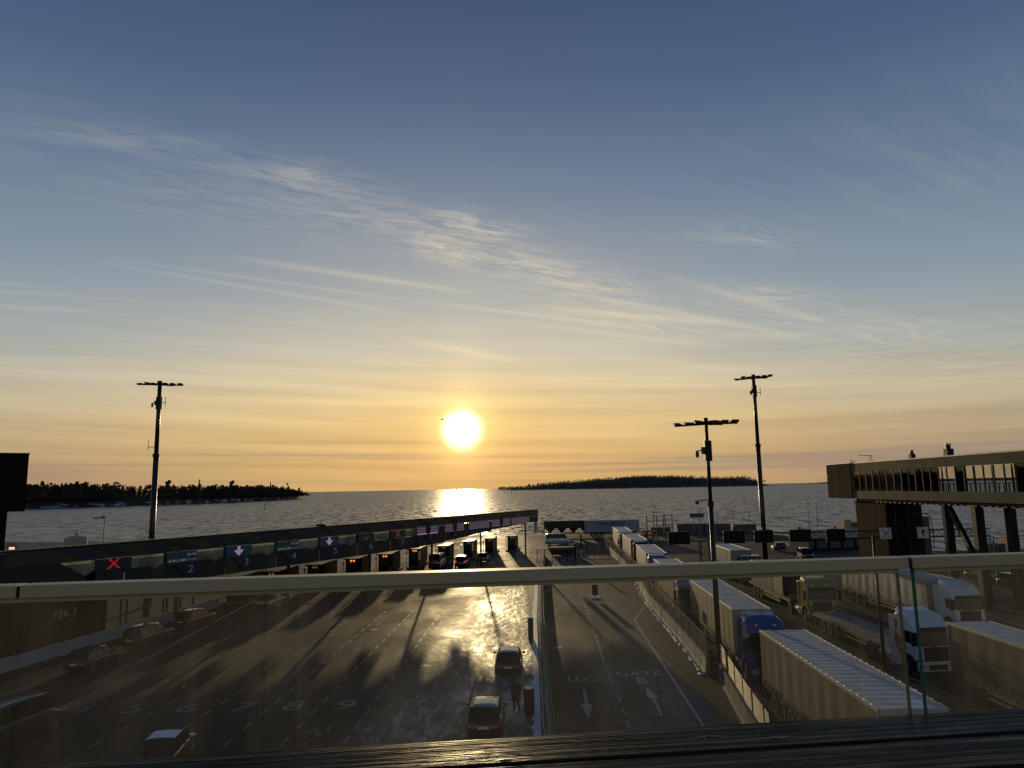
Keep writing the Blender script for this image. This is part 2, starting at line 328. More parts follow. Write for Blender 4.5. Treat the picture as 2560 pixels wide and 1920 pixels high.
def translucent_mat(name, c, amt):
    m = bpy.data.materials.new(name); m.use_nodes = True; t = NT(m.node_tree)
    tc = t.n('ShaderNodeTexCoord'); n = t.noise(tc.outputs['Object'], .45, 4, .6)
    colr = t.mix(t.rng(n, .38, .66), c, tuple(x*.35 for x in c))
    d = t.n('ShaderNodeBsdfDiffuse', i_0=colr); tl = t.n('ShaderNodeBsdfTranslucent', i_0=colr)
    t.n('ShaderNodeOutputMaterial', i_0=t.n('ShaderNodeMixShader', i_0=amt, i_1=d, i_2=tl)); MATS[name] = m; return m
M['pale_panel'] = translucent_mat('pale_translucent_panel', (.50, .50, .36), .45)
for nm in ('grey_tarpaulin', 'brown_grey_tarpaulin', 'white_tarpaulin'): grime(nm)
clear_glass = glass_mat('clear_gallery_glass', (.86, .87, .82), .8)
dark_glass = mat('dark_gallery_glass', (.020, .018, .013), .06, var=.3, vscale=.5, spec=.8)
rail_glass = glass_mat('balustrade_glass', (.93, .94, .91), .6, dust=.012)
edge_glass = mat('green_glass_edge', (.05, .16, .12), .15, var=.1, spec=.8)
def car_paint(name, c, rough=.28): return mat(name, c, rough, .3, var=.08, coat=.6)

# ------------------------------------------------------------------ mesh helpers
class MB:
    def __init__(s): s.v = []; s.f = []; s.mi = []
    def add(s, vs, fs, k=0):
        o = len(s.v); s.v += [tuple(p) for p in vs]; s.f += [tuple(o+i for i in f) for f in fs]; s.mi += [k]*len(fs); return s
    def box(s, x0, x1, y0, y1, z0, z1, k=0, top=None):
        a = top or 0
        vs = [(x0, y0, z0), (x1, y0, z0), (x1, y1, z0), (x0, y1, z0), (x0+a, y0+a, z1), (x1-a, y0+a, z1), (x1-a, y1-a, z1), (x0+a, y1-a, z1)]
        return s.add(vs, [(3, 2, 1, 0), (4, 5, 6, 7), (0, 1, 5, 4), (1, 2, 6, 5), (2, 3, 7, 6), (3, 0, 4, 7)], k)
    def bar(s, p, q, w, h=None, k=0):
        h = h or w; p = Vector(p); q = Vector(q); d = (q-p).normalized()
        up = Vector((0, 0, 1)) if abs(d.z) < .99 else Vector((0, 1, 0))
        sx = d.cross(up).normalized()*w/2; sz = sx.cross(d).normalized()*h/2
        vs = [p-sx-sz, p+sx-sz, p+sx+sz, p-sx+sz, q-sx-sz, q+sx-sz, q+sx+sz, q-sx+sz]
        return s.add(vs, [(0, 1, 2, 3), (7, 6, 5, 4), (0, 4, 5, 1), (1, 5, 6, 2), (2, 6, 7, 3), (3, 7, 4, 0)], k)
    def tube(s, p, q, r0, r1=None, n=12, k=0, caps=True):
        r1 = r0 if r1 is None else r1; p = Vector(p); q = Vector(q); d = (q-p).normalized()
        up = Vector((0, 0, 1)) if abs(d.z) < .99 else Vector((0, 1, 0))
        a = d.cross(up).normalized(); b = a.cross(d).normalized()
        ring = lambda c, r: [c+(a*math.cos(2*math.pi*i/n)+b*math.sin(2*math.pi*i/n))*r for i in range(n)]
        fs = [(i, i+n, (i+1) % n+n, (i+1) % n) for i in range(n)]
        if caps: fs += [tuple(range(n)), tuple(reversed(range(n, 2*n)))]
        return s.add(ring(p, r0)+ring(q, r1), fs, k)
    def prism(s, pts, fn, a, b, k=0):
        """2D outline extruded: fn(u,v,w) gives the 3D point, w runs a..b"""
        n = len(pts); vs = [fn(u, v, a) for u, v in pts]+[fn(u, v, b) for u, v in pts]
        return s.add(vs, [tuple(range(n)), tuple(reversed(range(n, 2*n)))]+[(i, i+n, (i+1) % n+n, (i+1) % n) for i in range(n)], k)
    def loft(s, secs, k=0, close=True):
        n = len(secs[0]); vs = [p for c in secs for p in c]; fs = []
        for j in range(len(secs)-1):
            for i in range(n): fs.append((j*n+i, j*n+(i+1) % n, (j+1)*n+(i+1) % n, (j+1)*n+i))
        if close: fs += [tuple(reversed(range(n))), tuple((len(secs)-1)*n+i for i in range(n))]
        return s.add(vs, fs, k)
    def build(s, name, mats, parent=None, smooth=False, bevel=0, kind=None, recalc=True):
        me = bpy.data.meshes.new(name); me.from_pydata(s.v, [], s.f)
        mats = mats if isinstance(mats, (list, tuple)) else [mats]
        for m in mats: me.materials.append(m)
        if len(mats) > 1: me.polygons.foreach_set('material_index', s.mi)
        if recalc:
            import bmesh
            bm = bmesh.new(); bm.from_mesh(me); bmesh.ops.recalc_face_normals(bm, faces=bm.faces); bm.to_mesh(me); bm.free()
        if smooth: me.polygons.foreach_set('use_smooth', [True]*len(me.polygons))
        me.update()
        o = bpy.data.objects.new(name, me); COL.objects.link(o)
        if parent: o.parent = parent
        if bevel:
            b = o.modifiers.new('bevel', 'BEVEL'); b.width = bevel; b.segments = 2; b.limit_method = 'ANGLE'
        if kind: o['kind'] = kind
        return o

def tag(o, label=None, cat=None, group=None):
    if label: o['label'] = label
    if cat: o['category'] = cat
    if group: o['group'] = group
    return o
def empty(name, loc=(0, 0, 0), rz=0.0, label=None, cat=None, group=None):
    o = bpy.data.objects.new(name, None); COL.objects.link(o); o.location = loc; o.rotation_euler = (0, 0, rz)
    o.empty_display_size = .3
    return tag(o, label, cat, group)
def copy_tree(o, parent=None):
    c = o.copy(); COL.objects.link(c); c.parent = parent
    for ch in list(o.children): copy_tree(ch, c)
    return c
def text(name, body, size, m, mtx, parent=None, ext=.004, kind=None, align='CENTER', sx=1.0):
    cu = bpy.data.curves.new(name, 'FONT'); cu.body = body; cu.size = size; cu.extrude = ext
    cu.align_x = align; cu.align_y = 'CENTER'
    tmp = bpy.data.objects.new('tmp', cu); COL.objects.link(tmp)
    me = bpy.data.meshes.new_from_object(tmp); bpy.data.objects.remove(tmp); bpy.data.curves.remove(cu)
    me.name = name; me.materials.clear(); me.materials.append(m)
    o = bpy.data.objects.new(name, me); COL.objects.link(o); o.parent = parent
    o.matrix_local = mtx @ Matrix.Diagonal((sx, 1, 1, 1))
    if kind: o['kind'] = kind
    return o

# ------------------------------------------------------------------ ground, sea, islands
def grid_obj(name, x0, x1, y0, y1, z, m, kind='structure'):
    return MB().add([(x0, y0, z), (x1, y0, z), (x1, y1, z), (x0, y1, z)], [(0, 1, 2, 3)]).build(name, m, kind=kind, recalc=False)
quay = [(-700, -120), (300, -120), (300, 133), (66, 128), (62, 192), (-120, 196), (-150, 205), (-700, 150)]
g = MB(); g.add([(x, y, 0) for x, y in quay], [tuple(range(len(quay)))]); g.build('ground', M['asphalt'], kind='structure', recalc=False)
g = MB()
for (a, b) in zip(quay, quay[1:]+quay[:1]):
    g.add([(*a, -.004), (*b, -.004), (*b, -8), (*a, -8)], [(0, 1, 2, 3)])
g.build('quay_wall', M['dark_concrete'], kind='structure')
grid_obj('sea', -42000, 42000, -3000, 42000, -2.5, M['water'])

def island(name, pts_front, depth, hill, nm):
    """terrain mound along a shoreline polyline"""
    g = MB(); n = len(pts_front); rows = 9; vs = []
    for j in range(rows):
        f = j/(rows-1)
        for i, (x, y, hh) in enumerate(pts_front):
            e = min(1, i/2.0, (n-1-i)/2.0)
            z = -3.2 + (hh+3.2)*math.sin(math.pi*min(1, max(0, f)))**.6*e + (rnd.random()-.5)*hh*.15*(0 < j < rows-1)
            if j in (0, rows-1): z = -3.2
            vs.append((x+(rnd.random()-.5)*6, y+f*depth, z))
    fs = [(j*n+i, j*n+i+1, (j+1)*n+i+1, (j+1)*n+i) for j in range(rows-1) for i in range(n-1)]
    g.add(vs, fs); return g.build(name, nm, kind='structure', smooth=True)
def resample(pts, step):
    out = []
    for (a, b) in zip(pts, pts[1:]):
        L = math.hypot(b[0]-a[0], b[1]-a[1]); k = max(1, int(L/step))
        for i in range(k):
            f = i/k; out.append(tuple(a[c]+(b[c]-a[c])*f for c in range(3)))
    return out+[pts[-1]]
def island_mat():
    m = bpy.data.materials.new('island_rock'); m.use_nodes = True; t = NT(m.node_tree)
    tc = t.n('ShaderNodeTexCoord'); O = tc.outputs['Object']; sp = t.n('ShaderNodeSeparateXYZ', i_0=O)
    s = t.rng(t.noise(t.v('MULTIPLY', O, (.5, 1, 2)), .06, 5, .6), .52, .60)
    s = t.m('MULTIPLY', s, t.rng(sp.outputs[2], 3.6, 1.2))
    p = t.n('ShaderNodeBsdfPrincipled', i_Roughness=.9); t.set(p.inputs['Base Color'], t.mix(s, (.035, .028, .018), (.36, .40, .46)))
    t.n('ShaderNodeOutputMaterial', i_0=p); return m
M['island'] = island_mat()
M['forest'] = mat('conifer_needles', (.060, .045, .022), .9, var=.5, vscale=.15, c2=(.02, .022, .012))  # needles browned; the warm glare veil is put into their colour
M['far_forest'] = mat('hazed_far_wood', (.15, .10, .055), .9, var=.3, vscale=.02)  # far wood lightened and browned, with haze painted into the colour
M['bark'] = mat('pine_bark', (.07, .045, .03), .9, var=.3)
def add_tree(g, x, y, z, h, kind, r, detail=1):
    if kind == 0:      # spruce: jagged drooping tiers
        tiers = 5+2*detail; n = 6+detail
        for k in range(tiers):
            f = k/tiers; zb = z+h*(.12+.86*f); rad = h*.19*(1-f)**.8*(.8+.4*r.random())
            a0 = r.random()*6; vs = [(x, y, zb+h*.24*(1-f*.4))]
            for i in range(n*2):
                rr = rad*(1.15 if i % 2 else .45)*(.7+.6*r.random())
                vs.append((x+math.cos(a0+i*math.pi/n)*rr, y+math.sin(a0+i*math.pi/n)*rr, zb-(h*.03 if i % 2 else 0)))
            g.add(vs, [(0, i+1, (i+1) % (2*n)+1) for i in range(2*n)])
    else:              # pine or birch: clumps of loose needles round the upper stem
        top = .5 if kind == 1 else .3
        for k in range(9+7*detail):
            f = top+(1-top)*r.random(); w = h*(.20 if kind == 1 else .24)*math.sin(math.pi*min(1, (f-top)/(1-top)*.8+.2))**.6
            a = r.random()*6.28; q = r.random()**.5*w
            cx, cy, cz = x+math.cos(a)*q, y+math.sin(a)*q, z+h*f
            for c in range(4):
                s = h*.075*(.6+r.random()); ax = Vector((r.random()-.5, r.random()-.5, r.random()-.5)).normalized()
                bx = ax.cross(Vector((r.random()-.5, r.random()-.5, r.random()-.5))).normalized()
                o = Vector((cx, cy, cz))+Vector((r.random()-.5, r.random()-.5, (r.random()-.5)*.6))*h*.09
                g.add([o+ax*s, o+bx*s*.8, o-ax*s*.9, o-bx*s*.7], [(0, 1, 2, 3)])
    g.tube((x, y, z-1), (x, y, z+h*.9), h*.018, h*.006, 4, k=1, caps=False)
# left island, about a kilometre off
shoreL = resample([(-980, 870, 8), (-760, 900, 9), (-628, 930, 10), (-560, 985, 10), (-515, 1040, 10), (-480, 1150, 9), (-470, 1253, 9), (-466, 1400, 8), (-480, 1520, 5), (-492, 1600, 2)], 40)
island('left_island', shoreL, 130, 8, M['island'])
fm = [M['forest'], M['bark']]
g = MB(); tr = random.Random(3)
for i in range(3600):
    a = tr.choice(shoreL[:-1]); d = 4+tr.random()**1.4*100
    y = a[1]+d; x = a[0]+(tr.random()-.5)*42
    prog = max(0, (a[1]-1300)/250); hgt = (10+tr.random()**1.6*9)*(1-.5*min(1, prog)) + (4 if a[1] < 960 else 0)
    add_tree(g, x, y, a[2]*.85, hgt, tr.choice([0, 0, 0, 1, 2]), tr, 0)
g.build('forest', fm, kind='stuff', recalc=False)
# single tall trees that stand out of the forest's outline
protoT = []
for k in (0, 1, 2):
    r = empty('pine_tree' if k == 1 else 'spruce_tree' if k == 0 else 'birch_tree'); gg = MB(); add_tree(gg, 0, 0, 0, 20, k, random.Random(40+k), 1)
    cr = MB(); cr.v = gg.v; cr.f = [f for f, m_ in zip(gg.f, gg.mi) if m_ == 0]; cr.mi = [0]*len(cr.f)
    cr.build('crown', M['forest'], r, recalc=False)
    MB().tube((0, 0, -2), (0, 0, 18), .36, .1, 6).build('trunk', M['bark'], r)
    protoT.append(r)
TREES = [(-592, 1000, 2, 1.1, 'round-headed birch at the far left of the wooded island, nearest the dark building'), (-566, 1010, 0, 1.0, 'pointed spruce standing just right of the leftmost island tree'),
         (-512, 1070, 1, 1.3, 'broad pine rising above the wooded island between building and mast'), (-478, 1100, 0, 1.45, 'tallest spruce on the wooded island, left of the tall mast'),
         (-445, 1140, 1, 1.25, 'wide pine crown on the island close left of the tall mast'), (-420, 1250, 0, 1.25, 'narrow spire-like spruce on the island right of the tall mast'),
         (-425, 1360, 2, 1.1, 'bushy birch on the right half of the wooded island'), (-445, 1500, 1, .75, 'lone pine by the low right tip of the wooded island')]
for i, (x, y, k, s, lab) in enumerate(TREES):
    used = [t_[2] for t_ in TREES[:i]]
    o = protoT[k] if k not in used else copy_tree(protoT[k])
    o.location = (x, y, 6); o.scale = (s, s, s); tag(o, lab, 'tree', 'trees standing out of the island forest')
# right island, further off
shoreR = resample([(-130, 4600, 2), (60, 4620, 10), (250, 4600, 34), (520, 4580, 50), (820, 4540, 70), (1060, 4500, 64), (1280, 4450, 50), (1440, 4380, 50), (1500, 4340, 30), (1540, 4310, 10), (1600, 4290, 1)], 60)
island('right_island', shoreR, 500, 30, M['island'])
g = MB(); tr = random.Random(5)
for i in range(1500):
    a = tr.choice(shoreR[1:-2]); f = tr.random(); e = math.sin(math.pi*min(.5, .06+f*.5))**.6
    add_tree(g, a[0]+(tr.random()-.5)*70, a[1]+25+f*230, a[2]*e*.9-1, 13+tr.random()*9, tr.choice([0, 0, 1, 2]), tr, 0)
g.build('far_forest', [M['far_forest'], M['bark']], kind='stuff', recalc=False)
island('distant_shore', resample([(3300, 8300, 6), (3500, 8300, 14), (3800, 8200, 18), (4300, 8200, 22), (5200, 8300, 30), (7000, 8300, 30), (7300, 8300, 4)], 150), 500, 10, M['island'])
m_ = empty('radio_mast', (860, 4680, 45), 0, 'thin radio mast on the far wooded island', 'mast')
g = MB()
for a in range(3): g.bar((math.cos(a*2.1)*2, math.sin(a*2.1)*2, 0), (math.cos(a*2.1)*.6, math.sin(a*2.1)*.6, 46), .7)
for k in range(8): g.bar((2-k*.17, 0, k*5.5), (-1.6+k*.12, 1, k*5.5+5), .4)
g.build('lattice', M['black'], m_); MB().tube((0, 0, 44), (0, 0, 56), .5, .25, 6).build('antenna', M['black'], m_)
for (x, y, h, lab) in [(-221, 645, 4.6, 'black spar buoy on the water right of the left island'), (-7, 1750, 7, 'small dark spar buoy far out beside the sun glitter')]:
    b = empty('spar_buoy', (x, y, -2.5), 0, lab, 'buoy', 'navigation buoys on the sea')
    s = h/4.6
    MB().tube((0, 0, -1), (.1, 0, h), .42*s, .3*s, 10).build('spar', M['black'], b)
    MB().tube((.1, 0, h), (.1, 0, h+.6*s), .42*s, .05, 8).build('top_mark', M['black'], b)

# ------------------------------------------------------------------ road markings
def flat(name, pts, z=.004):
    g = MB(); g.add([(x, y, z) for x, y in pts], [tuple(range(len(pts)))]); return g.build(name, M['paint'], kind='structure', recalc=False)
def line(name, p, q, w, z=.004):
    d = Vector((q[0]-p[0], q[1]-p[1])).normalized(); nx, ny = -d.y*w/2, d.x*w/2
    return flat(name, [(p[0]-nx, p[1]-ny), (q[0]-nx, q[1]-ny), (q[0]+nx, q[1]+ny), (p[0]+nx, p[1]+ny)], z)
def lane_az(x): return 1.6+max(0, (-14-x))*.30
DASH = MB().add([(-.06, -.6, 0), (.06, -.6, 0), (.06, .6, 0), (-.06, .6, 0)], [(0, 1, 2, 3)]).build('lane_dash', M['paint'], kind='structure', recalc=False)
dash_me = DASH.data; first_dash = True
for x44 in (-35.6, -32.6, -29.7, -26.8, -23.6, -20.6, -17.4, -14.2, -11.4, -8.35, -5.3):
    a = R(lane_az(x44)); y = 33.0
    while y < 76:
        x = x44+(y-44)*math.tan(a)
        if first_dash: o = DASH; first_dash = False
        else: o = bpy.data.objects.new('lane_dash', dash_me); COL.objects.link(o); o['kind'] = 'structure'
        o.location = (x, y, .004); o.rotation_euler = (0, 0, -a); o['group'] = 'dashes between the numbered car lanes'
        y += 2.35
for i, (n, x) in enumerate([(2, -31.2), (3, -28.2), (4, -25.2), (5, -22.1), (6, -19.0), (7, -15.8), (8, -12.9), (9, -9.9), (10, -6.7)]):
    text('lane_number', str(n), 2.5, M['paint'], Matrix.Translation((x, 43.5, .004)) @ Matrix.Rotation(-R(lane_az(x)), 4, 'Z'), ext=0, kind='structure', sx=1.0)
text('gate_lettering', 'GATE', 1.55, M['fresh_paint'], Matrix.Translation((7.95, 49.3, .006)) @ Matrix.Rotation(-R(2), 4, 'Z'), ext=0, kind='structure', sx=.78)
text('gate_letter', 'B', 2.1, M['fresh_paint'], Matrix.Translation((7.85, 47.6, .006)) @ Matrix.Rotation(-R(2), 4, 'Z'), ext=0, kind='structure', sx=.62)
text('exit_lettering', 'EXIT', 2.0, M['paint'], Matrix.Translation((4.2, 48.5, .006)) @ Matrix.Rotation(R(178), 4, 'Z'), ext=0, kind='structure', sx=.60)
flat('up_arrow', [(7.62, 40.6), (7.78, 40.6), (7.92, 43.8), (8.15, 43.8), (7.86, 46.3), (7.52, 43.9), (7.76, 43.85)], .006).data.materials[0] = M['fresh_paint']
flat('down_arrow', [(3.98, 46.1), (4.12, 46.1), (4.0, 42.9), (4.22, 42.9), (3.78, 40.3), (3.5, 43.0), (3.8, 42.95)], .006)
pts = [(5.75, 39.2), (5.85, 42.0), (5.95, 47.5), (6.15, 55), (6.55, 63), (7.3, 76)]
for k in range(3): line('centre_dash', (5.70+.04*k*2, 38.7+k*2.2), (5.73+.04*k*2, 39.9+k*2.2), .13)
line('centre_line', (5.9, 46.5), (6.1, 53), .14); line('centre_line', (6.1, 53), (6.45, 60), .13)
for k in range(14): line('centre_dash', (6.5+k*.085, 61+k*2.1), (6.55+k*.085, 62.2+k*2.1), .14)
for a_, b_ in (((9.45, 38.5), (10.8, 68.2)), ((10.8, 68.2), (13.3, 76.4))): line('edge_line', a_, b_, .14).data.materials[0] = M['fresh_paint']
line('edge_line', (8.9, 84), (12.4, 112), .14); line('edge_line', (7.6, 96), (8.6, 118), .14)
for k in range(24): line('far_lane_dash', (19.8+k*.12, 96+k*2.4), (19.87+k*.12, 97.2+k*2.4), .16)
for k in range(20): line('far_lane_dash', (23.8+k*.12, 98+k*2.4), (23.87+k*.12, 99.2+k*2.4), .16)
for (p, q) in [((32.0, 61), (34.6, 79)), ((30.0, 62), (31.7, 75)), ((46.0, 66), (50.0, 92)), ((42.0, 60), (44.0, 75)), ((37.5, 100), (41.5, 128)), ((52, 70), (57, 100))]: line('lane_line', p, q, .16)
for k in range(5): line('far_lane_dash', (48.3+k*.5, 68+k*4), (48.5+k*.5, 70+k*4), .14)

dc = [(-1.9, 67.7), (-2.5, 56.7), (-2.67, 48.5), (-2.8, 43.3), (-3.0, 38.1), (-3.1, 30)]
for a_, b_ in zip(dc, dc[1:]):
    o = line('drain_channel', a_, b_, .16, .008); o.data.materials[0] = M['black']
dr_ = random.Random(21)
for k in range(16):
    x, y = -31+dr_.random()*21, 40+dr_.random()*36; w_, l_ = .5+dr_.random()*1.1, 1.2+dr_.random()*4
    o = flat('asphalt_patch', [(x-w_, y-l_), (x+w_*.9, y-l_*1.05), (x+w_, y+l_), (x-w_*1.1, y+l_*.97)], .0015+.00012*k); o.data.materials[0] = M['patch']
for (x, y) in ((-6.4, 52.5), (8.9, 62.0), (3.1, 57.5), (-12.6, 66), (-20.2, 50.5)):
    g = MB(); g.add([(x+.38*math.cos(i*math.pi/8), y+.38*math.sin(i*math.pi/8), .010) for i in range(16)], [tuple(range(16))]); g.build('manhole_cover', M['trailer_frame'], kind='structure', recalc=False)

# ------------------------------------------------------------------ central barrier and fenced barrier
def pathpt(path, y):
    for (a, b) in zip(path, path[1:]):
        if a[1] <= y <= b[1]: return a[0]+(b[0]-a[0])*(y-a[1])/(b[1]-a[1])
    return path[-1][0] if y > path[-1][1] else path[0][0]
med = [(.85, 30), (.95, 38), (1.25, 50), (1.75, 70.8), (2.7, 95.7), (4.2, 124), (4.6, 132)]
r = empty('central_barrier', (0, 0, 0), 0, 'low concrete barrier with steel guard rail between the car lanes and the exit road', 'barrier')
y = 30.0
while y < 130:
    x0, x1 = pathpt(med, y), pathpt(med, y+3.0); g = MB()
    jx = (rnd.random()-.5)*.05
    prof = [(-.26, 0), (-.24, .12), (-.12, .32), (-.09, .82), (.09, .82), (.12, .32), (.24, .12), (.26, 0)]
    g.loft([[(x0+.55+jx+a, y+.015, z) for a, z in prof], [(x1+.55+jx+a, y+2.985, z) for a, z in prof]])
    g.build('concrete_block', M['dark_concrete'], r); y += 3.0
for off, z in ((.30, .62), (.82, .66)):
    g = MB(); y = 30.0
    while y < 128:
        x0, x1 = pathpt(med, y)+off, pathpt(med, y+4)+off
        g.bar((x0, y, z), (x1, y+4, z), .04, .28); y += 4.0
    g.build('guard_rail', M['galv'] if off < .5 else M['trailer_frame'], r)
for k in range(24):
    y = 31+k*4.0; x = pathpt(med, y)
    MB().box(x+.22, x+.29, y-.05, y+.05, 0, .75).build('post', M['galv'], r)
g = MB(); sr = random.Random(9); y = 30.0
L, Rr = [], []
while y < 95:
    x = pathpt(med, y); L.append((x-.12-.22*sr.random(), y, .006)); Rr.append((x+.20, y, .05+.03*sr.random())); y += .5
for i in range(len(L)-1): g.add([L[i], L[i+1], Rr[i+1], Rr[i]], [(0, 1, 2, 3)])
g.build('snow_bank', M['snow'], kind='stuff', smooth=True)

bar1 = [(11.75, 46.3), (12.3, 49.9), (12.65, 55.2), (13.1, 63.9), (13.7, 77.5), (15.5, 95), (16.7, 116), (17.6, 138.7), (18.2, 150)]
fence = empty('barrier_fence', (0, 0, 0), 0, 'concrete block barrier topped by a sunlit tube fence beside the parked lorry line', 'fence')
y = 49.0; blk = [(-.02, 0), (.10, .16), (.16, .9), (.34, .9), (.40, .16), (.52, 0)]
while y < 148:
    st = 2.0; x0, x1 = pathpt(bar1, y), pathpt(bar1, y+st); j = (rnd.random()-.5)*.05
    g = MB(); g.loft([[(x0+j+a, y+.02, z) for a, z in blk], [(x1+j+a, y+st-.02, z) for a, z in blk]]); g.build('concrete_block', M['concrete'], fence); y += st
for k in range(8):
    z = 1.0+k*.178; g = MB(); y = 50.0
    while y < 148:
        g.tube((pathpt(bar1, y)+.25, y, z), (pathpt(bar1, y+6)+.25, y+6, z), .013 if k < 7 else .024, n=5, caps=False); y += 6.0
    g.build('rail', M['galv'], fence)
for k in range(34):
    y = 50.0+k*3.0; x = pathpt(bar1, y)+.25
    MB().box(x-.04, x+.04, y-.04, y+.04, .9, 2.32 if k else 2.4).build('post', M['galv'], fence)
gp = MB().box(12.42, 12.56, 49.2, 49.34, 0, 2.5); gp.build('end_post', M['concrete'], fence)
# nearer continuation, set back behind the gap
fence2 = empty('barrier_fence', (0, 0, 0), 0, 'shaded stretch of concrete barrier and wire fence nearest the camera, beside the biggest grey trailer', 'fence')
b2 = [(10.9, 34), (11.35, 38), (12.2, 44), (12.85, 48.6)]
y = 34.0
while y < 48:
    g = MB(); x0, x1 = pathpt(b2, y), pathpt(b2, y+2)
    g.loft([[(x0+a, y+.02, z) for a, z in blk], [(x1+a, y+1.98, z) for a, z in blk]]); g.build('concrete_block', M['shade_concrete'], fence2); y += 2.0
for k in range(9):
    g = MB(); y = 34.0
    while y < 47.5: g.tube((pathpt(b2, y)+.34, y, .98+k*.12), (pathpt(b2, y+2.4)+.34, y+2.4, .98+k*.12), .014, n=4, caps=False); y += 2.4
    g.build('wire', M['black'], fence2)  # wires and posts made black to paint in the shade on this fence
for k in range(6):
    y = 35+k*2.6; x = pathpt(b2, y)+.34; MB().box(x-.03, x+.03, y-.03, y+.03, .9, 2.05).build('post', M['black'], fence2)
g = MB(); sr = random.Random(2)
for k in range(90):
    y = 49+k*.55; x = pathpt(bar1, y)-.05-sr.random()*.2; s = .05+sr.random()*.12
    g.add([(x-s, y-s*2, .005), (x+s, y-s*1.5, .005), (x+s, y+s*2, .005), (x-s, y+s, .005), (x, y, s*.8)], [(0, 1, 4), (1, 2, 4), (2, 3, 4), (3, 0, 4)])
g.build('snow_clods', M['snow'], kind='stuff')

# ------------------------------------------------------------------ vehicle builders
def wheel(parent, x, y, r, w, side, dual=False):
    """tyre with a rim; side = +1 right, -1 left"""
    t = empty('wheel', (x, y, r)); t.parent = parent
    g = MB(); n = 18
    prof = [(0.62, -.5), (.92, -.5), (1, -.36), (1, .36), (.92, .5), (.62, .5)]
    secs = [[(b*w, math.cos(2*math.pi*i/n)*a*r, math.sin(2*math.pi*i/n)*a*r) for a, b in prof] for i in range(n)]
    g.loft(secs+[secs[0]], close=False); g.build('tyre', M['tyre'], t)
    g = MB(); g.tube((side*w*.34, 0, 0), (side*w*.28, 0, 0), r*.63, n=16); g.tube((side*w*.46, 0, 0), (side*w*.3, 0, 0), r*.2, n=10)
    for k in range(5):
        a = k*2*math.pi/5; g.bar((side*w*.42, math.cos(a)*r*.15, math.sin(a)*r*.15), (side*w*.38, math.cos(a)*r*.58, math.sin(a)*r*.58), .05*r/.33, .03)
    g.build('rim', M['rim'], t)
    return t

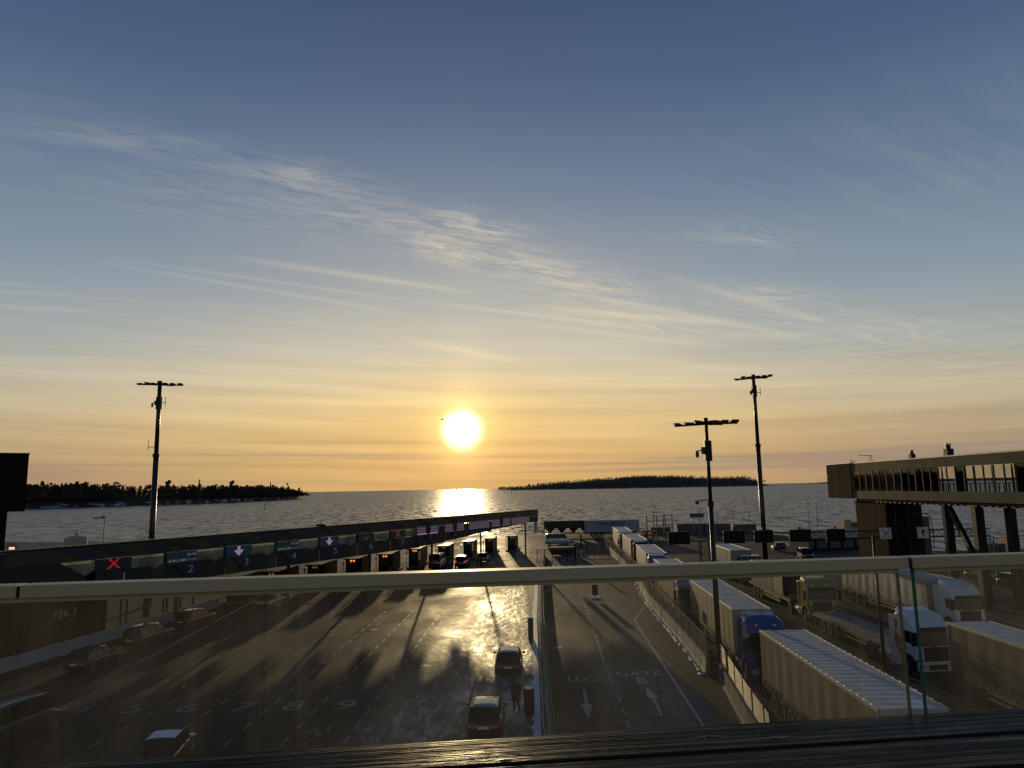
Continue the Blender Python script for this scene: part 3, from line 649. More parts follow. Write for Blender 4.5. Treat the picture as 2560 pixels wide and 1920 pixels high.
def make_car(label, loc, az, paint, L=4.4, Wd=1.8, H=1.46, kind='hatch', group=None, snow=False, lit=False, cat='car', roofm=None, plate=True):
    r = empty('parked_car' if kind != 'van' else 'parked_van', (loc[0], loc[1], 0), -R(az), label, cat, group)
    hw = Wd/2; f = L/2
    if kind == 'van': belt, cowl, tail = .62*H, .80, .02
    else: belt, cowl, tail = .62*H, .9, .3
    hood = .52*H if kind != 'van' else .50*H
    st = [(-f, .40*H, .86), (-f+.05, .52*H, .94), (-f+.25, belt*.98, .985), (-f+1.2, belt, 1), (0, belt, 1), (f-1.55 if kind != 'van' else f-1.1, belt*.99, 1), (f-.75, hood*1.06, .96), (f-.15, hood*.88, .88), (f, .36*H, .78)]
    if kind in ('sedan',): st[2] = (-f+.25, belt*.93, .97)
    secs = []
    for y, zt, w in st:
        h_ = hw*w; zb = .20
        secs.append([(-h_*.93, y, zb), (-h_, y, zb+.16), (-h_, y, zb+(zt-zb)*.55), (-h_*.965, y, zt-.06), (-h_*.87, y, zt), (h_*.87, y, zt), (h_*.965, y, zt-.06), (h_, y, zb+(zt-zb)*.55), (h_, y, zb+.16), (h_*.93, y, zb)])
    g = MB(); g.loft(secs); body = g.build('body', paint, r, smooth=True, bevel=.03)
    # greenhouse: glass between belt and roof, pillars, roof skin
    ry = {'hatch': (-f+.28, -f+.62, f-2.0, f-1.15), 'suv': (-f+.22, -f+.42, f-1.9, f-1.15), 'sedan': (-f+.75, -f+1.35, f-2.1, f-1.2), 'van': (-f+.06, -f+.16, f-1.35, f-.70), 'estate': (-f+.22, -f+.5, f-2.0, f-1.15)}[kind]
    zb, zr = belt-.03, H-.05; wb, wr = hw*.90, hw*(.74 if kind != 'van' else .84)
    lower = [(-wb, ry[0], zb), (wb, ry[0], zb), (wb, ry[3], zb), (-wb, ry[3], zb)]
    upper = [(-wr, ry[1], zr), (wr, ry[1], zr), (wr, ry[2], zr), (-wr, ry[2], zr)]
    MB().loft([lower, upper]).build('window_glass', M['autoglass'], r)
    g = MB(); e = .055
    for i in range(4): g.bar(lower[i], upper[i], e, e)
    for i in (0, 2): g.bar(upper[i], upper[(i+1) % 4], e, e)
    g.bar(upper[1], upper[2], e, e); g.bar(upper[3], upper[0], e, e)
    for s in (-1, 1):
        for fy in ((.36, .68) if kind != 'sedan' else (.45,)):
            yb = ry[0]+(ry[3]-ry[0])*fy; yt = ry[1]+(ry[2]-ry[1])*fy; g.bar((s*wb, yb, zb), (s*wr, yt, zr), .07, .04)
    g.build('pillars', paint, r)
    n = 6; top = []
    for j in range(5):
        yy = ry[1]-.02+(ry[2]-ry[1]+.04)*j/4; cz = .05*math.sin(math.pi*(.18+.64*j/4))
        top.append([(-wr+2*wr*i/n, yy, H-.06+cz+.035*(1-(2*i/n-1)**2)) for i in range(n+1)]+[(wr*.96, yy, H-.09), (-wr*.96, yy, H-.09)])
    MB().loft(top).build('roof', roofm or paint, r, smooth=True)
    if snow:
        g = MB(); rr = random.Random(4); nn = 12; vs = []; fs = []
        for j in range(nn+1):
            for i in range(nn+1):
                ed = min(i, nn-i, j, nn-j); x = (-wr+.03)+(2*wr-.06)*i/nn; yy = ry[1]+.04+(ry[2]-ry[1]-.08)*j/nn
                vs.append((x+(rr.random()-.5)*.03, yy+(rr.random()-.5)*.04, H+.0+.035*(1-(2*i/nn-1)**2)+.02*min(1, ed)+rr.random()*.008))
        for j in range(nn):
            for i in range(nn): fs.append((j*(nn+1)+i, j*(nn+1)+i+1, (j+1)*(nn+1)+i+1, (j+1)*(nn+1)+i))
        g.add(vs, fs); g.build('roof_snow', M['snow'], r, smooth=True, recalc=False)
    wr_ = .33 if kind != 'suv' else .37
    for y in (-f+.82, f-.86):
        for s in (-1, 1): wheel(r, s*(hw-.10), y, wr_, .21, s)
    for s in (-1, 1):
        MB().box(min(s*hw*.60, s*hw*.93), max(s*hw*.60, s*hw*.93), -f-.015, -f+.10, .50*H, .60*H).build('tail_lamp', M['tail_lit'] if lit else M['lamp_red'], r)
        MB().box(min(s*hw*.50, s*hw*.84), max(s*hw*.50, s*hw*.84), f-.16, f-.0, .40*H, .48*H).build('headlamp', M['headlamp'], r)
        m = MB(); m.bar((s*wb, ry[3]-.35, zb+.05), (s*(hw+.14), ry[3]-.38, zb+.10), .05); m.box(min(s*(hw+.03), s*(hw+.2)), max(s*(hw+.03), s*(hw+.2)), ry[3]-.46, ry[3]-.34, zb, zb+.15)
        m.build('wing_mirror', paint, r, bevel=.02)
        for dy in (-.25, .75 if kind != 'van' else .9):
            MB().box(min(s*hw*.985, s*(hw+.03)), max(s*hw*.985, s*(hw+.03)), dy-.1, dy+.1, belt-.16, belt-.12).build('door_handle', M['black'], r)
    MB().box(-hw*.88, hw*.88, -f-.05, -f+.12, .22, .40*H).build('rear_bumper', M['black'], r, bevel=.03)
    MB().box(-hw*.82, hw*.82, f-.14, f+.03, .20, .34*H).build('front_bumper', M['black'], r, bevel=.03)
    if plate: MB().box(-.26, .26, -f-.07, -f-.045, .44*H-.08, .44*H+.04).build('number_plate', M['sign_white'], r)
    MB().box(-hw*.45, hw*.45, f-.02, f+.02, .34*H, .43*H).build('grille', M['black'], r)
    return r

def make_trailer(label, cx, yfar, ynear, az, side=None, roof=True, H=3.98, facing=-1, group='semi trailers parked in the lorry lanes', cat='trailer', kind='box', rear_at_far=True, head=None):
    """box trailer; local +Y is its front, rotated so that the front faces the camera when facing=-1"""
    L = yfar-ynear; cyy = (yfar+ynear)/2
    r = empty('semi_trailer', (cx, cyy, 0), (R(180) if facing < 0 else 0)-R(az), label, cat, group)
    h = L/2; side = side or M['curtain']; W_ = 1.27
    if kind == 'box':
        for s in (-1, 1):      # curtain, slightly billowed between its poles
            g = MB(); ny = 48; nz = 6; vs = []; rr = random.Random(hash(label) % 999)
            ph = rr.random()*6
            for j in range(ny+1):
                y = -h+.05+(L-.1)*j/ny
                for i in range(nz+1):
                    q = i/nz; b = .016*math.sin(y*4.4+ph)*math.sin(math.pi*q)+.008*math.sin(y*9+3*q+ph)+.012*abs(math.sin(math.pi*y/1.9))
                    vs.append((s*(W_-.02+b), y, 1.12+(H-.16-1.12)*q))
            g.add(vs, [(j*(nz+1)+i, (j+1)*(nz+1)+i, (j+1)*(nz+1)+i+1, j*(nz+1)+i+1) for j in range(ny) for i in range(nz)])
            g.build('side_curtain', side, r, smooth=True, recalc=False)
            g = MB(); g.box(min(s*(W_-.06), s*(W_+.02)), max(s*(W_-.06), s*(W_+.02)), -h, h, H-.17, H-.005)
            g.build('top_rail', M['alu'], r, bevel=.01)
            g = MB()
            k = -h+.5
            while k < h-.3: g.tube((s*(W_+.0), k, H-.012), (s*(W_+.0), k+.14, H+.006), .012, n=5); k += .62
            g.build('curtain_rollers', M['alu'], r)['kind'] = 'stuff'
            if cyy < 85:
                for k in range(int(L/.66)):
                    yb = -h+.35+k*.66; MB().box(min(s*(W_+.012), s*(W_+.024)), max(s*(W_+.012), s*(W_+.024)), yb-.025, yb+.025, 1.02, 1.42).build('curtain_strap', M['black'], r)
            MB().box(min(s*(W_-.05), s*(W_+.015)), max(s*(W_-.05), s*(W_+.015)), -h, h, 1.0, 1.14).build('side_sill', M['trailer_frame'], r)
            MB().box(min(s*(W_-.05), s*(W_+.01)), max(s*(W_-.05), s*(W_+.01)), h-.08, h, 1.1, H-.02).build('corner_post', M['alu'], r)
        MB().box(-W_, W_, h-.06, h-.0, 1.1, H-.04).build('front_wall', head or M['curtain_white'], r)
        for s in (-1, 1):
            MB().box(min(0, s*(W_-.02))+.01, max(0, s*(W_-.02))-.01, -h-.03, -h+.03, 1.1, H-.06).build('rear_door', M['curtain_white'], r)
        g = MB(); n = int(L/.085); nx = 8; vs = []; rr = random.Random(int(cx*10+cyy))
        for j in range(n+1):
            y = -h+.02+(L-.04)*j/n
            sag = .015*abs(math.sin(math.pi*(y+h)/.62))
            for i in range(nx+1):
                x = -W_+.03+(2*W_-.06)*i/nx; e = math.sin(math.pi*i/nx)**.35
                vs.append((x, y, H-.045+(sag+.02*noise.noise(Vector((x*1.5, y*.8, cx))))*e+.012*e))
        g.add(vs, [(j*(nx+1)+i, j*(nx+1)+i+1, (j+1)*(nx+1)+i+1, (j+1)*(nx+1)+i) for j in range(n) for i in range(nx)])
        g.build('roof', M['roof_sheet'], r, smooth=True, recalc=False)
    MB().box(-W_, W_, -h, h, 1.0 if kind == 'box' else 1.08, 1.10 if kind == 'box' else 1.22).build('load_floor', M['trailer_frame'], r)
    if kind == 'flat':
        for s in (-1, 1): MB().box(min(s*(W_-.02), s*(W_+.03)), max(s*(W_-.02), s*(W_+.03)), -h, h, 1.02, 1.26).build('side_rail', M['concrete'], r)
        for k in range(9): MB().box(-W_+.06+k*.275, -W_+.06+k*.275+.25, -h+.03, h-.03, 1.222, 1.25).build('floor_board', M['dark_concrete'], r)
        MB().box(-W_, W_, h-.08, h, 1.2, 1.75).build('headboard', M['dark_concrete'], r)
    g = MB()
    for x in (-.5, .5): g.box(x-.07, x+.07, -h+.1, h-.4, .72, .998)
    for k in range(10): g.box(-1.2, 1.2, -h+.6+k*(L-1.2)/9.5, -h+.7+k*(L-1.2)/9.5, .88, .995)
    g.build('chassis', M['trailer_frame'], r)
    for y in (-h+1.9, -h+3.2, -h+4.5):
        for s in (-1, 1): wheel(r, s*1.06, y, .50, .36, s)
        MB().tube((-1, y, .5), (1, y, .5), .07, n=8).build('axle', M['trailer_frame'], r)
    for s in (-1, 1):
        MB().box(s*.75-.07, s*.75+.07, h-2.9, h-2.74, .12, .98).build('landing_leg', M['trailer_frame'], r)
        g = MB()
        for z in (.52, .82): g.box(min(s*1.2, s*1.24), max(s*1.2, s*1.24), -h+5.3, h-3.2, z, z+.14)
        for k in range(4): g.box(min(s*1.15, s*1.2), max(s*1.15, s*1.2), -h+5.5+k*(L-9.3)/3, -h+5.6+k*(L-9.3)/3, .5, 1.0)
        g.build('side_guard', M['galv'], r)
        MB().box(min(s*.75, s*1.2), max(s*.75, s*1.2), -h-.04, -h+.02, .62, .78).build('tail_lamp', M['lamp_red'], r)
    MB().box(-1.2, 1.2, -h-.02, -h+.1, .45, .60).build('rear_bumper', M['galv'], r)
    MB().box(.72, 1.18, h-4.7, h-4.0, .5, 1.0).build('tool_box', M['curtain_brown'], r)
    return r

def make_tractor(label, x, yfront, az, paint, accent=None, facing=-1, group='lorry tractors facing the camera', deflector=True, stripe=None, roof_h=3.75, cabm=None):
    """tractor unit; local +Y front, origin under the front bumper"""
    r = empty('lorry_tractor', (x, yfront, 0), (R(180) if facing < 0 else 0)-R(az), label, 'lorry', group)
    T = roof_h; hw = 1.24
    prof = [(-2.25, .95), (-2.25, T-.15), (-1.9, T), (-.95, T-.08), (-.52, T-.42), (-.20, 2.95), (-.04, 1.95), (0, 1.5), (0, 1.05), (-.25, 1.0), (-.35, 1.05), (-.6, 1.25), (-1.05, 1.3), (-1.5, 1.2), (-1.7, .95)]
    g = MB(); secs = []
    for w, ins in ((-hw, .10), (-hw+.12, .0), (hw-.12, .0), (hw, .10)):
        cy = -1.1; secs.append([(w*(1-.06*max(0, (z-2.2)/1.6)), y+(ins if y < cy else -ins)*.6, z-(ins*.6 if z > 3 else 0)) for y, z in prof])
    g.loft(secs); g.build('cab', paint, r, bevel=.03)
    ws = [(-hw*.90, -.025, 1.92), (0, .0, 1.88), (hw*.90, -.025, 1.92), (hw*.90, -.06, 2.2), (hw*.88, -.185, 2.88), (-hw*.88, -.185, 2.88), (-hw*.90, -.06, 2.2)]
    g = MB(); g.loft([[(a, b+.028, c) for a, b, c in ws], [(a, b-.03, c) for a, b, c in ws]]); g.build('windscreen', M['autoglass'], r)
    g = MB(); g.loft([[(-hw*.9, -.12, 2.92), (hw*.9, -.12, 2.92), (hw*.9, .16, 2.80), (-hw*.9, .16, 2.80)], [(-hw*.9, -.12, 3.02), (hw*.9, -.12, 3.02), (hw*.9, .17, 2.84), (-hw*.9, .17, 2.84)]]); g.build('sun_visor', M['black'], r)
    MB().box(-.84, .84, -.02, .012, 1.02, 1.84).build('grille_back', M['black'], r)
    for s in (-1, 1):
        MB().box(min(s*(hw-.05), s*(hw+.0)), max(s*(hw-.05), s*(hw+.0)), -2.72, -2.2, 1.05, T-.25).build('side_fairing', accent or paint, r, bevel=.02)
        g = MB(); g.bar((s*.15, .0, 2.02), (s*.62, -.06, 2.42), .025); g.build('wiper', M['black'], r)
        MB().box(min(s*hw*.93, s*(hw+.008)), max(s*hw*.93, s*(hw+.008)), -.30, -.06, 1.95, 2.72).build('corner_trim', M['black'], r)
        MB().box(min(s*.62, s*1.2), max(s*.62, s*1.2), -2.32, -2.26, .18, .62).build('mud_flap', M['black'], r)
    for k in range(5): MB().box(-.78, .78, -.03, .03, 1.08+k*.15, 1.17+k*.15).build('grille_bar', M['mast'], r)
    MB().box(-hw, hw, -.32, .06, .38, .98).build('bumper', paint, r, bevel=.05)
    MB().box(-.62, .62, .03, .075, .48, .80).build('lower_intake', M['black'], r)
    MB().box(-.3, .3, .03, .085, .86, .96).build('number_plate', M['sign_white'], r)
    MB().box(-.09, .09, .01, .06, 1.86, 1.98).build('badge', M['rim'], r)
    for s in (-1, 1):
        MB().box(min(s*.72, s*1.16), max(s*.72, s*1.16), .0, .082, .60, .84).build('headlamp', M['headlamp'], r, bevel=.02)
        MB().box(min(s*hw*.985, s*(hw+.012)), max(s*hw*.985, s*(hw+.012)), -1.15, -.32, 1.98, 2.72).build('side_window', M['autoglass'], r)
        g = MB(); g.bar((s*hw, -.15, 2.75), (s*(hw+.28), .02, 2.7), .05); g.bar((s*hw, -.15, 1.95), (s*(hw+.28), .02, 2.0), .05); g.box(min(s*(hw+.16), s*(hw+.40)), max(s*(hw+.16), s*(hw+.40)), -.04, .08, 1.95, 2.78)
        g.build('mirror', M['black'], r, bevel=.03)
        MB().box(min(s*(hw-.22), s*(hw+.0)), max(s*(hw-.22), s*(hw+.0)), -.36, -.12, .40, .98).build('step', M['black'], r)
        MB().box(min(s*hw*.95, s*(hw+.02)), max(s*hw*.95, s*(hw+.02)), -2.9, -1.75, .42, 1.0).build('side_skirt', accent or paint, r, bevel=.02)
        MB().tube((s*.86, -4.2, .72), (s*.86, -3.0, .72), .33, n=16).build('fuel_tank', M['alu'], r)
        for y in (-1.35, -5.0): wheel(r, s*1.03, y, .50, .34 if y > -2 else .52, s)
        g = MB(); n = 8
        for k in range(n):
            a0, a1 = math.pi*k/n, math.pi*(k+1)/n; p = lambda a: (s*1.03, -5.0+math.cos(a)*.60, .5+math.sin(a)*.60)
            g.bar(p(a0), p(a1), .5, .03)
        g.build('mudguard', M['black'], r)
        MB().box(min(s*.5, s*.62), max(s*.5, s*.62), -.5, -.42, T-.36, T-.28).build('roof_lamp', M['lamp_dull'], r)
        MB().box(min(s*hw*.97, s*(hw+.012)), max(s*hw*.97, s*(hw+.012)), -1.18, -1.12, 1.62, 1.72).build('door_handle', M['black'], r)
    if deflector:
        g = MB(); g.loft([[(-hw*.86, -.95, T-.08), (hw*.86, -.95, T-.08), (hw*.86, -2.2, T-.12), (-hw*.86, -2.2, T-.12)], [(-hw*.62, -1.35, T+.12), (hw*.62, -1.35, T+.12), (hw*.78, -2.2, T+.24), (-hw*.78, -2.2, T+.24)]]); g.build('roof_spoiler', accent or paint, r, bevel=.03)
    g = MB()
    for x_ in (-.42, .42): g.box(x_-.06, x_+.06, -6.0, -2.1, .72, .95)
    g.box(-.5, .5, -5.3, -4.7, .95, 1.06); g.build('chassis', M['trailer_frame'], r)
    if stripe:
        for s in (-1, 1):
            for (m2, pts) in stripe:
                MB().prism(pts, lambda u, v, w: (s*(hw+.006+w), u, v), 0, .006).build('painted_band', m2, r)
    return r

# ------------------------------------------------------------------ lorries
blue = car_paint('lorry_blue', (.012, .07, .24)); dgrey = car_paint('lorry_grey', (.14, .16, .18)); white = car_paint('lorry_white', (.58, .62, .66), .45)
yolive = car_paint('lorry_reflection_yellow', (.26, .20, .035)); maroon = car_paint('lorry_maroon', (.07, .012, .012)); black_p = car_paint('car_black', (.012, .013, .015))  # olive lorry, with a yellow glass reflection put into its colour
orange_p = car_paint('lorry_orange', (.50, .10, .03)); bluehead = mat('blue_front_wall', (.03, .12, .30), .5)
HD = 3.5
make_trailer('farthest pale trailer at the head of the lorry line by the tube fence', 21.0-.2, 149.0, 134.5, HD, M['curtain_white'])
make_tractor('dark tractor half hidden behind the farthest trailer of the fenced line', 20.1-.05, 131.2, HD, dgrey)
make_trailer('second trailer from the far end of the fenced lorry line, dark front', 19.5, 127.4, 112.4, HD, M['curtain_white'], head=M['black'])
make_tractor('dark tractor between the second and third trailers of the fenced line', 18.9, 109.2, HD, black_p)
make_trailer('third trailer of the fenced line with a blue front wall', 17.9, 104.2, 90.2, HD+1, M['curtain_white'], head=bluehead)
make_tractor('blue grey tractor in front of the trailer with the blue wall', 17.0, 87.1, HD, dgrey)
make_trailer('fourth trailer of the fenced line, mostly behind the handrail, brown roof', 16.55, 83.6, 69.8, HD, M['curtain_brown'])
make_tractor('grey tractor just behind the long trailer of the blue lorry', 15.9, 66.9, HD, dgrey, roof_h=3.6)
make_trailer('long pale trailer pulled by the blue lorry, below the handrail', 16.1, 65.2, 49.3, HD, M['curtain'])
make_tractor('bright blue lorry tractor next to the slim light mast', 15.55, 46.2, HD, blue)
t6 = make_trailer('largest grey trailer in the foreground with a frosty ribbed roof', 14.75, 42.4, 27.6, HD-1, M['curtain_brown'])
# printed emblem low on the near trailer's flank
g = MB(); f_ = lambda u, v, w: (1.285+w, u, v)
g.prism([(5.6, 2.2), (6.9, 2.2), (6.9, 3.5)], f_, 0, .006); g.build('white_logo', M['sign_white'], t6)
text('logo_letter', 'D', .7, M['curtain_brown'], Matrix.Translation((1.297, 6.55, 2.55)) @ Matrix.Rotation(R(90), 4, 'Z') @ Matrix.Rotation(R(90), 4, 'X'), t6)
# second lane
make_trailer('pale trailer with a flat roof beyond the handrail, right of the slim mast', 28.6, 102.6, 92.4, 2.5, M['curtain'])
make_tractor('black and maroon tractor beyond the handrail, in front of a pale trailer', 28.9, 89.3, 2.5, maroon, roof_h=3.5, deflector=False)
ch = make_trailer('skeletal trailer under the ribbed olive container behind the olive lorry', 27.6, 84.5, 70.2, 3, kind='flat')
ct = empty('shipping_container', (27.75, 78.2, 1.262), -R(3), 'ribbed tan container standing on the trailer of the olive lorry', 'container')
M['ribbed'] = mat('tan_container', (.34, .28, .17), .6, var=.3, stretch=(1, 1, .3)); M['cover'] = mat('black_tarpaulin', (.02, .02, .022), .6, var=.3, bump=.3)
MB().box(-1.2, 1.2, -5.6, 5.6, 0, 2.25).build('shell', M['black'], ct)
for s in (-1, 1):
    for k in range(19): MB().box(min(s*1.2, s*1.27), max(s*1.2, s*1.27), -2.2+k*.42-.11, -2.2+k*.42+.11, .05, 2.2).build('rib', M['ribbed'], ct)
    MB().box(min(s*1.2, s*1.25), max(s*1.2, s*1.25), -5.6, -2.5, .05, 2.2).build('tarpaulin_flap', M['cover'], ct)
MB().box(-1.25, 1.25, -5.62, 5.62, 2.25, 2.4, top=.05).build('container_lid', M['cover'], ct)
make_tractor('olive lorry tractor with a painted-in yellow reflection, hauling a ribbed container', 26.95, 65.3, 3, yolive, roof_h=3.55)
make_trailer('empty flatbed trailer behind the white lorry with orange bands', 26.45, 63.4, 50.2, 1, kind='flat')
make_tractor('white lorry tractor with orange and blue bands on the door, pulling the empty flatbed', 26.3, 47.0, -7, white, accent=white, stripe=[
    (orange_p, [(-1.75, .98), (-1.2, 1.32), (-2.2, 2.4), (-2.22, 1.8)]), (orange_p, [(-2.22, 2.0), (-2.22, 2.6), (-1.5, 2.1), (-1.6, 1.8)]), (blue, [(-2.1, 2.7), (-1.85, 2.75), (-1.9, 3.3), (-2.12, 3.3)])])
rt = make_trailer('dark brown trailer with a ribbed frosty roof at the right edge of the picture', 26.4, 43.8, 28.6, 1, M['curtain_brown'], facing=1)
# third lane
make_trailer('tan trailer of the big white lorry beyond the glass joint', 35.9, 78.5, 62.5, 0, M['curtain_white'])
make_tractor('big white lorry tractor at the right, behind the dark brown trailer', 36.2, 59.3, -2, white, roof_h=3.85)
# far side of the yard
bt = empty('bulk_trailer', (13.4, 182, 0), R(-88), 'dark bulk trailer with hopper outlets parked broadside by the water', 'trailer')
g = MB(); g.loft([[(-1.2, y, 2.1), (1.2, y, 2.1), (1.25, y, 3.95), (-1.25, y, 3.95)] for y in (-6.2, -5.2, 4.6, 5.6)]); g.build('vessel', M['trailer_frame'], bt)
for k in range(4):
    y = -4.6+k*2.9; g = MB(); g.loft([[(-1.1, y-1.1, 2.12), (1.1, y-1.1, 2.12), (1.1, y+1.1, 2.12), (-1.1, y+1.1, 2.12)], [(-.2, y-.2, 1.0), (.2, y-.2, 1.0), (.2, y+.2, 1.0), (-.2, y+.2, 1.0)]]); g.build('hopper', M['trailer_frame'], bt)
    MB().box(-1.28, 1.28, y-.06, y+.06, 2.1, 4.02).build('rib', M['trailer_frame'], bt)
MB().box(-.6, .6, -6.2, 5.8, .75, 1.0).build('chassis', M['black'], bt)
for y in (-4.6, -3.3, -2.0):
    for s in (-1, 1): wheel(bt, s*1.05, y, .5, .36, s)
gt = make_trailer('grey side-on trailer lettered TRANSPORT at the water edge', 24.2, 187.0, 173.6, 0, mat('blue_grey_tarp', (.22, .26, .29), .6), cat='trailer')
gt.location = (24.0, 181.0, 0); gt.rotation_euler = (0, 0, R(-88))
text('trailer_lettering', 'TRANSPORT', 1.25, M['black'], Matrix.Translation((1.31, -.3, 3.0)) @ Matrix.Rotation(R(90), 4, 'Z') @ Matrix.Rotation(R(90), 4, 'X'), gt)

# ------------------------------------------------------------------ cars
red = car_paint('car_red', (.10, .012, .008)); silver = car_paint('car_silver', (.30, .31, .32)); dblue = car_paint('car_dark_blue', (.02, .03, .05)); golden = car_paint('car_gold', (.32, .27, .14))
make_car('black hatchback in the leftmost lane, nearest of the dark cars by the barrier', (-30.4, 54.1), 9, black_p, kind='hatch', group='cars queuing in the left lanes')
make_car('dark estate car with side windows reflecting sky, second in the left queue', (-30.6, 62.0), 9, dblue, L=4.8, H=1.6, kind='suv', group='cars queuing in the left lanes')
make_car('dark red car at the head of the left queue by the toll canopy', (-30.3, 70.2), 10, red, L=4.5, kind='hatch', group='cars queuing in the left lanes')
make_car('silver car just under the handrail at the left, beyond the queue', (-26.6, 80.5), 8, silver, kind='sedan')
make_car('dark minivan cut by the left edge of the picture', (-25.6, 38.2), 9, dblue, L=5.4, Wd=2.05, H=2.1, kind='van', cat='minivan')
make_car('car with thick snow on its roof at the bottom left, above the wooden ledge', (-16.05, 34.9), -8, black_p, L=3.8, Wd=1.6, H=1.5, kind='hatch', snow=True)
make_car('dark red hatchback beside the standing person', (-1.65, 39.3), 1.5, red, L=4.3, Wd=1.78, kind='hatch', roofm=silver)
make_car('black car with a pale roof on the sunlit ice, ahead of the red hatchback', (-.55, 51.2), 1.5, black_p, L=4.4, kind='hatch', roofm=silver)
make_car('white delivery van waiting at a toll booth', (-12.2, 115.9), 6, car_paint('van_white', (.42, .44, .45)), L=5.2, Wd=2.0, H=2.3, kind='van', cat='van', lit=False)
make_car('dark red estate car with lit tail lamps at a toll booth', (-8.4, 117.0), 5, red, L=4.6, Wd=1.9, H=1.75, kind='suv', lit=True)
make_car('small silver car at the toll booths, right of the red estate', (-5.4, 124.5), 5, silver, L=4.1, kind='sedan')
make_car('white panel van standing sideways beyond the exit road', (9.2, 157.0), 90, car_paint('van_white', (.42, .44, .45)), L=5.4, Wd=2.0, H=2.4, kind='van', cat='van')
make_car('small dark red car on the far yard, left of the brown tower', (49.3, 134.5), 92, red, L=4.2, kind='hatch')
make_car('dark car parked under the glass gallery, behind the golden one', (57.6, 91.0), 175, dblue, L=4.5, kind='hatch')
make_car('golden sunlit estate car under the glass gallery at the right edge', (57.2, 84.2), 172, golden, L=4.6, kind='estate')
make_car('pale car cut by the right edge below the handrail', (52.2, 72.0), 174, silver, L=4.5, kind='hatch')
make_car('dark pickup truck by the pale shed beyond the lorries', (46.6, 118.0), 190, black_p, L=4.9, Wd=1.9, H=1.8, kind='suv', cat='pickup')

# ------------------------------------------------------------------ person by the red car
def make_person(loc, az, h=1.78):
    r = empty('person', (loc[0], loc[1], 0), -R(az), 'person in a long black coat standing beside the red hatchback', 'person')
    k = h/1.78
    P = [((0, 0, .98), (.15, .11)), ((0, .0, 1.18), (.15, .11)), ((0, -.01, 1.36), (.18, .12)), ((0, 0, 1.46), (.11, .09)), ((0, .01, 1.54), (.055, .055)),
         ((.10, .01, .92), (.095, .09)), ((.12, .05, .52), (.065, .065)), ((.13, .0, .10), (.045, .045)), ((.14, .16, .045), (.045, .035)),
         ((-.10, -.01, .92), (.095, .09)), ((-.12, .03, .50), (.065, .065)), ((-.14, -.05, .10), (.045, .045)), ((-.15, .11, .045), (.045, .035)),
         ((.20, 0, 1.42), (.07, .07)), ((.27, -.01, 1.15), (.052, .052)), ((.27, .10, .92), (.036, .036)), ((.265, .15, .84), (.03, .02)),
         ((-.20, 0, 1.42), (.07, .07)), ((-.27, .0, 1.15), (.052, .052)), ((-.25, .14, .95), (.036, .036)), ((-.24, .20, .88), (.03, .02))]
    Eg = [(0, 1), (1, 2), (2, 3), (3, 4), (0, 5), (5, 6), (6, 7), (7, 8), (0, 9), (9, 10), (10, 11), (11, 12), (2, 13), (13, 14), (14, 15), (15, 16), (2, 17), (17, 18), (18, 19), (19, 20)]
    me = bpy.data.meshes.new('body'); me.from_pydata([tuple(c*k for c in p[0]) for p in P], Eg, []); o = bpy.data.objects.new('body', me); COL.objects.link(o); o.parent = r
    me.skin_vertices or me.attributes
    sk = o.modifiers.new('skin', 'SKIN'); sk.use_smooth_shade = True
    if not me.skin_vertices:
        bpy.context.view_layer.update()
    if me.skin_vertices:
        for i, p in enumerate(P): me.skin_vertices[0].data[i].radius = (p[1][0]*k, p[1][1]*k)
        me.skin_vertices[0].data[0].use_root = True
    ss = o.modifiers.new('sub', 'SUBSURF'); ss.levels = 1; ss.render_levels = 1
    me.materials.append(M['coat'])
    # head with nose, ears and cap
    g = MB(); n = 12; rows = 9; secs = []
    for j in range(rows):
        a = math.pi*(j+.35)/(rows-.3); z = 1.66-.125*math.cos(math.pi-a)*-1; rr = math.sin(a)
        secs.append([(.078*rr*math.cos(2*math.pi*i/n), .095*rr*math.sin(2*math.pi*i/n)+.01+(.012 if i == 3 and 3 < j < 6 else 0), 1.66+.122*math.cos(math.pi-a)) for i in range(n)])
    g.loft(secs); g.box(-.012, .012, .10, .128, 1.63, 1.67); g.box(-.09, -.076, -.01, .03, 1.64, 1.69); g.box(.076, .09, -.01, .03, 1.64, 1.69); g.build('head', M['skin'], r, smooth=True)
    g = MB(); g.loft([[(.088*q*math.cos(2*math.pi*i/n), .105*q*math.sin(2*math.pi*i/n)+.005, z) for i in range(n)] for q, z in ((1, 1.68), (1.02, 1.73), (.85, 1.78), (.3, 1.81))]); g.build('knitted_cap', M['coat'], r, smooth=True)
    g = MB(); g.loft([[(a*.27*q*math.cos(2*math.pi*i/14)*1.0, .17*q*math.sin(2*math.pi*i/14), z) for i in range(14)] for a, q, z in ((.95, 1.05, .62), (.9, 1.0, .85), (.82, .95, 1.05), (.88, .95, 1.3), (.8, .8, 1.46), (.3, .5, 1.52))]); g.build('coat', M['coat'], r, smooth=True)
    for (wx, wy, wz) in ((.265, .15, .84), (-.24, .20, .88)):
        hnd = empty('hand', (0, 0, 0)); hnd.parent = r
        g = MB(); g.box(wx-.022, wx+.022, wy-.02, wy+.03, wz-.07, wz+.02); g.build('palm', M['skin'], hnd, bevel=.008)
        for i in range(4):
            l = (.062, .072, .066, .052)[i]; y0 = wy-.014+i*.014
            g = MB(); g.tube((wx, y0, wz-.065), (wx-.008, y0+.006, wz-.065-l*.6), .0075, .007, 6); g.tube((wx-.008, y0+.006, wz-.065-l*.6), (wx-.022, y0+.012, wz-.065-l), .007, .005, 6); g.build('finger', M['skin'], hnd)
        MB().tube((wx-.018, wy+.028, wz-.01), (wx-.026, wy+.052, wz-.06), .009, .007, 6).build('thumb', M['skin'], hnd)
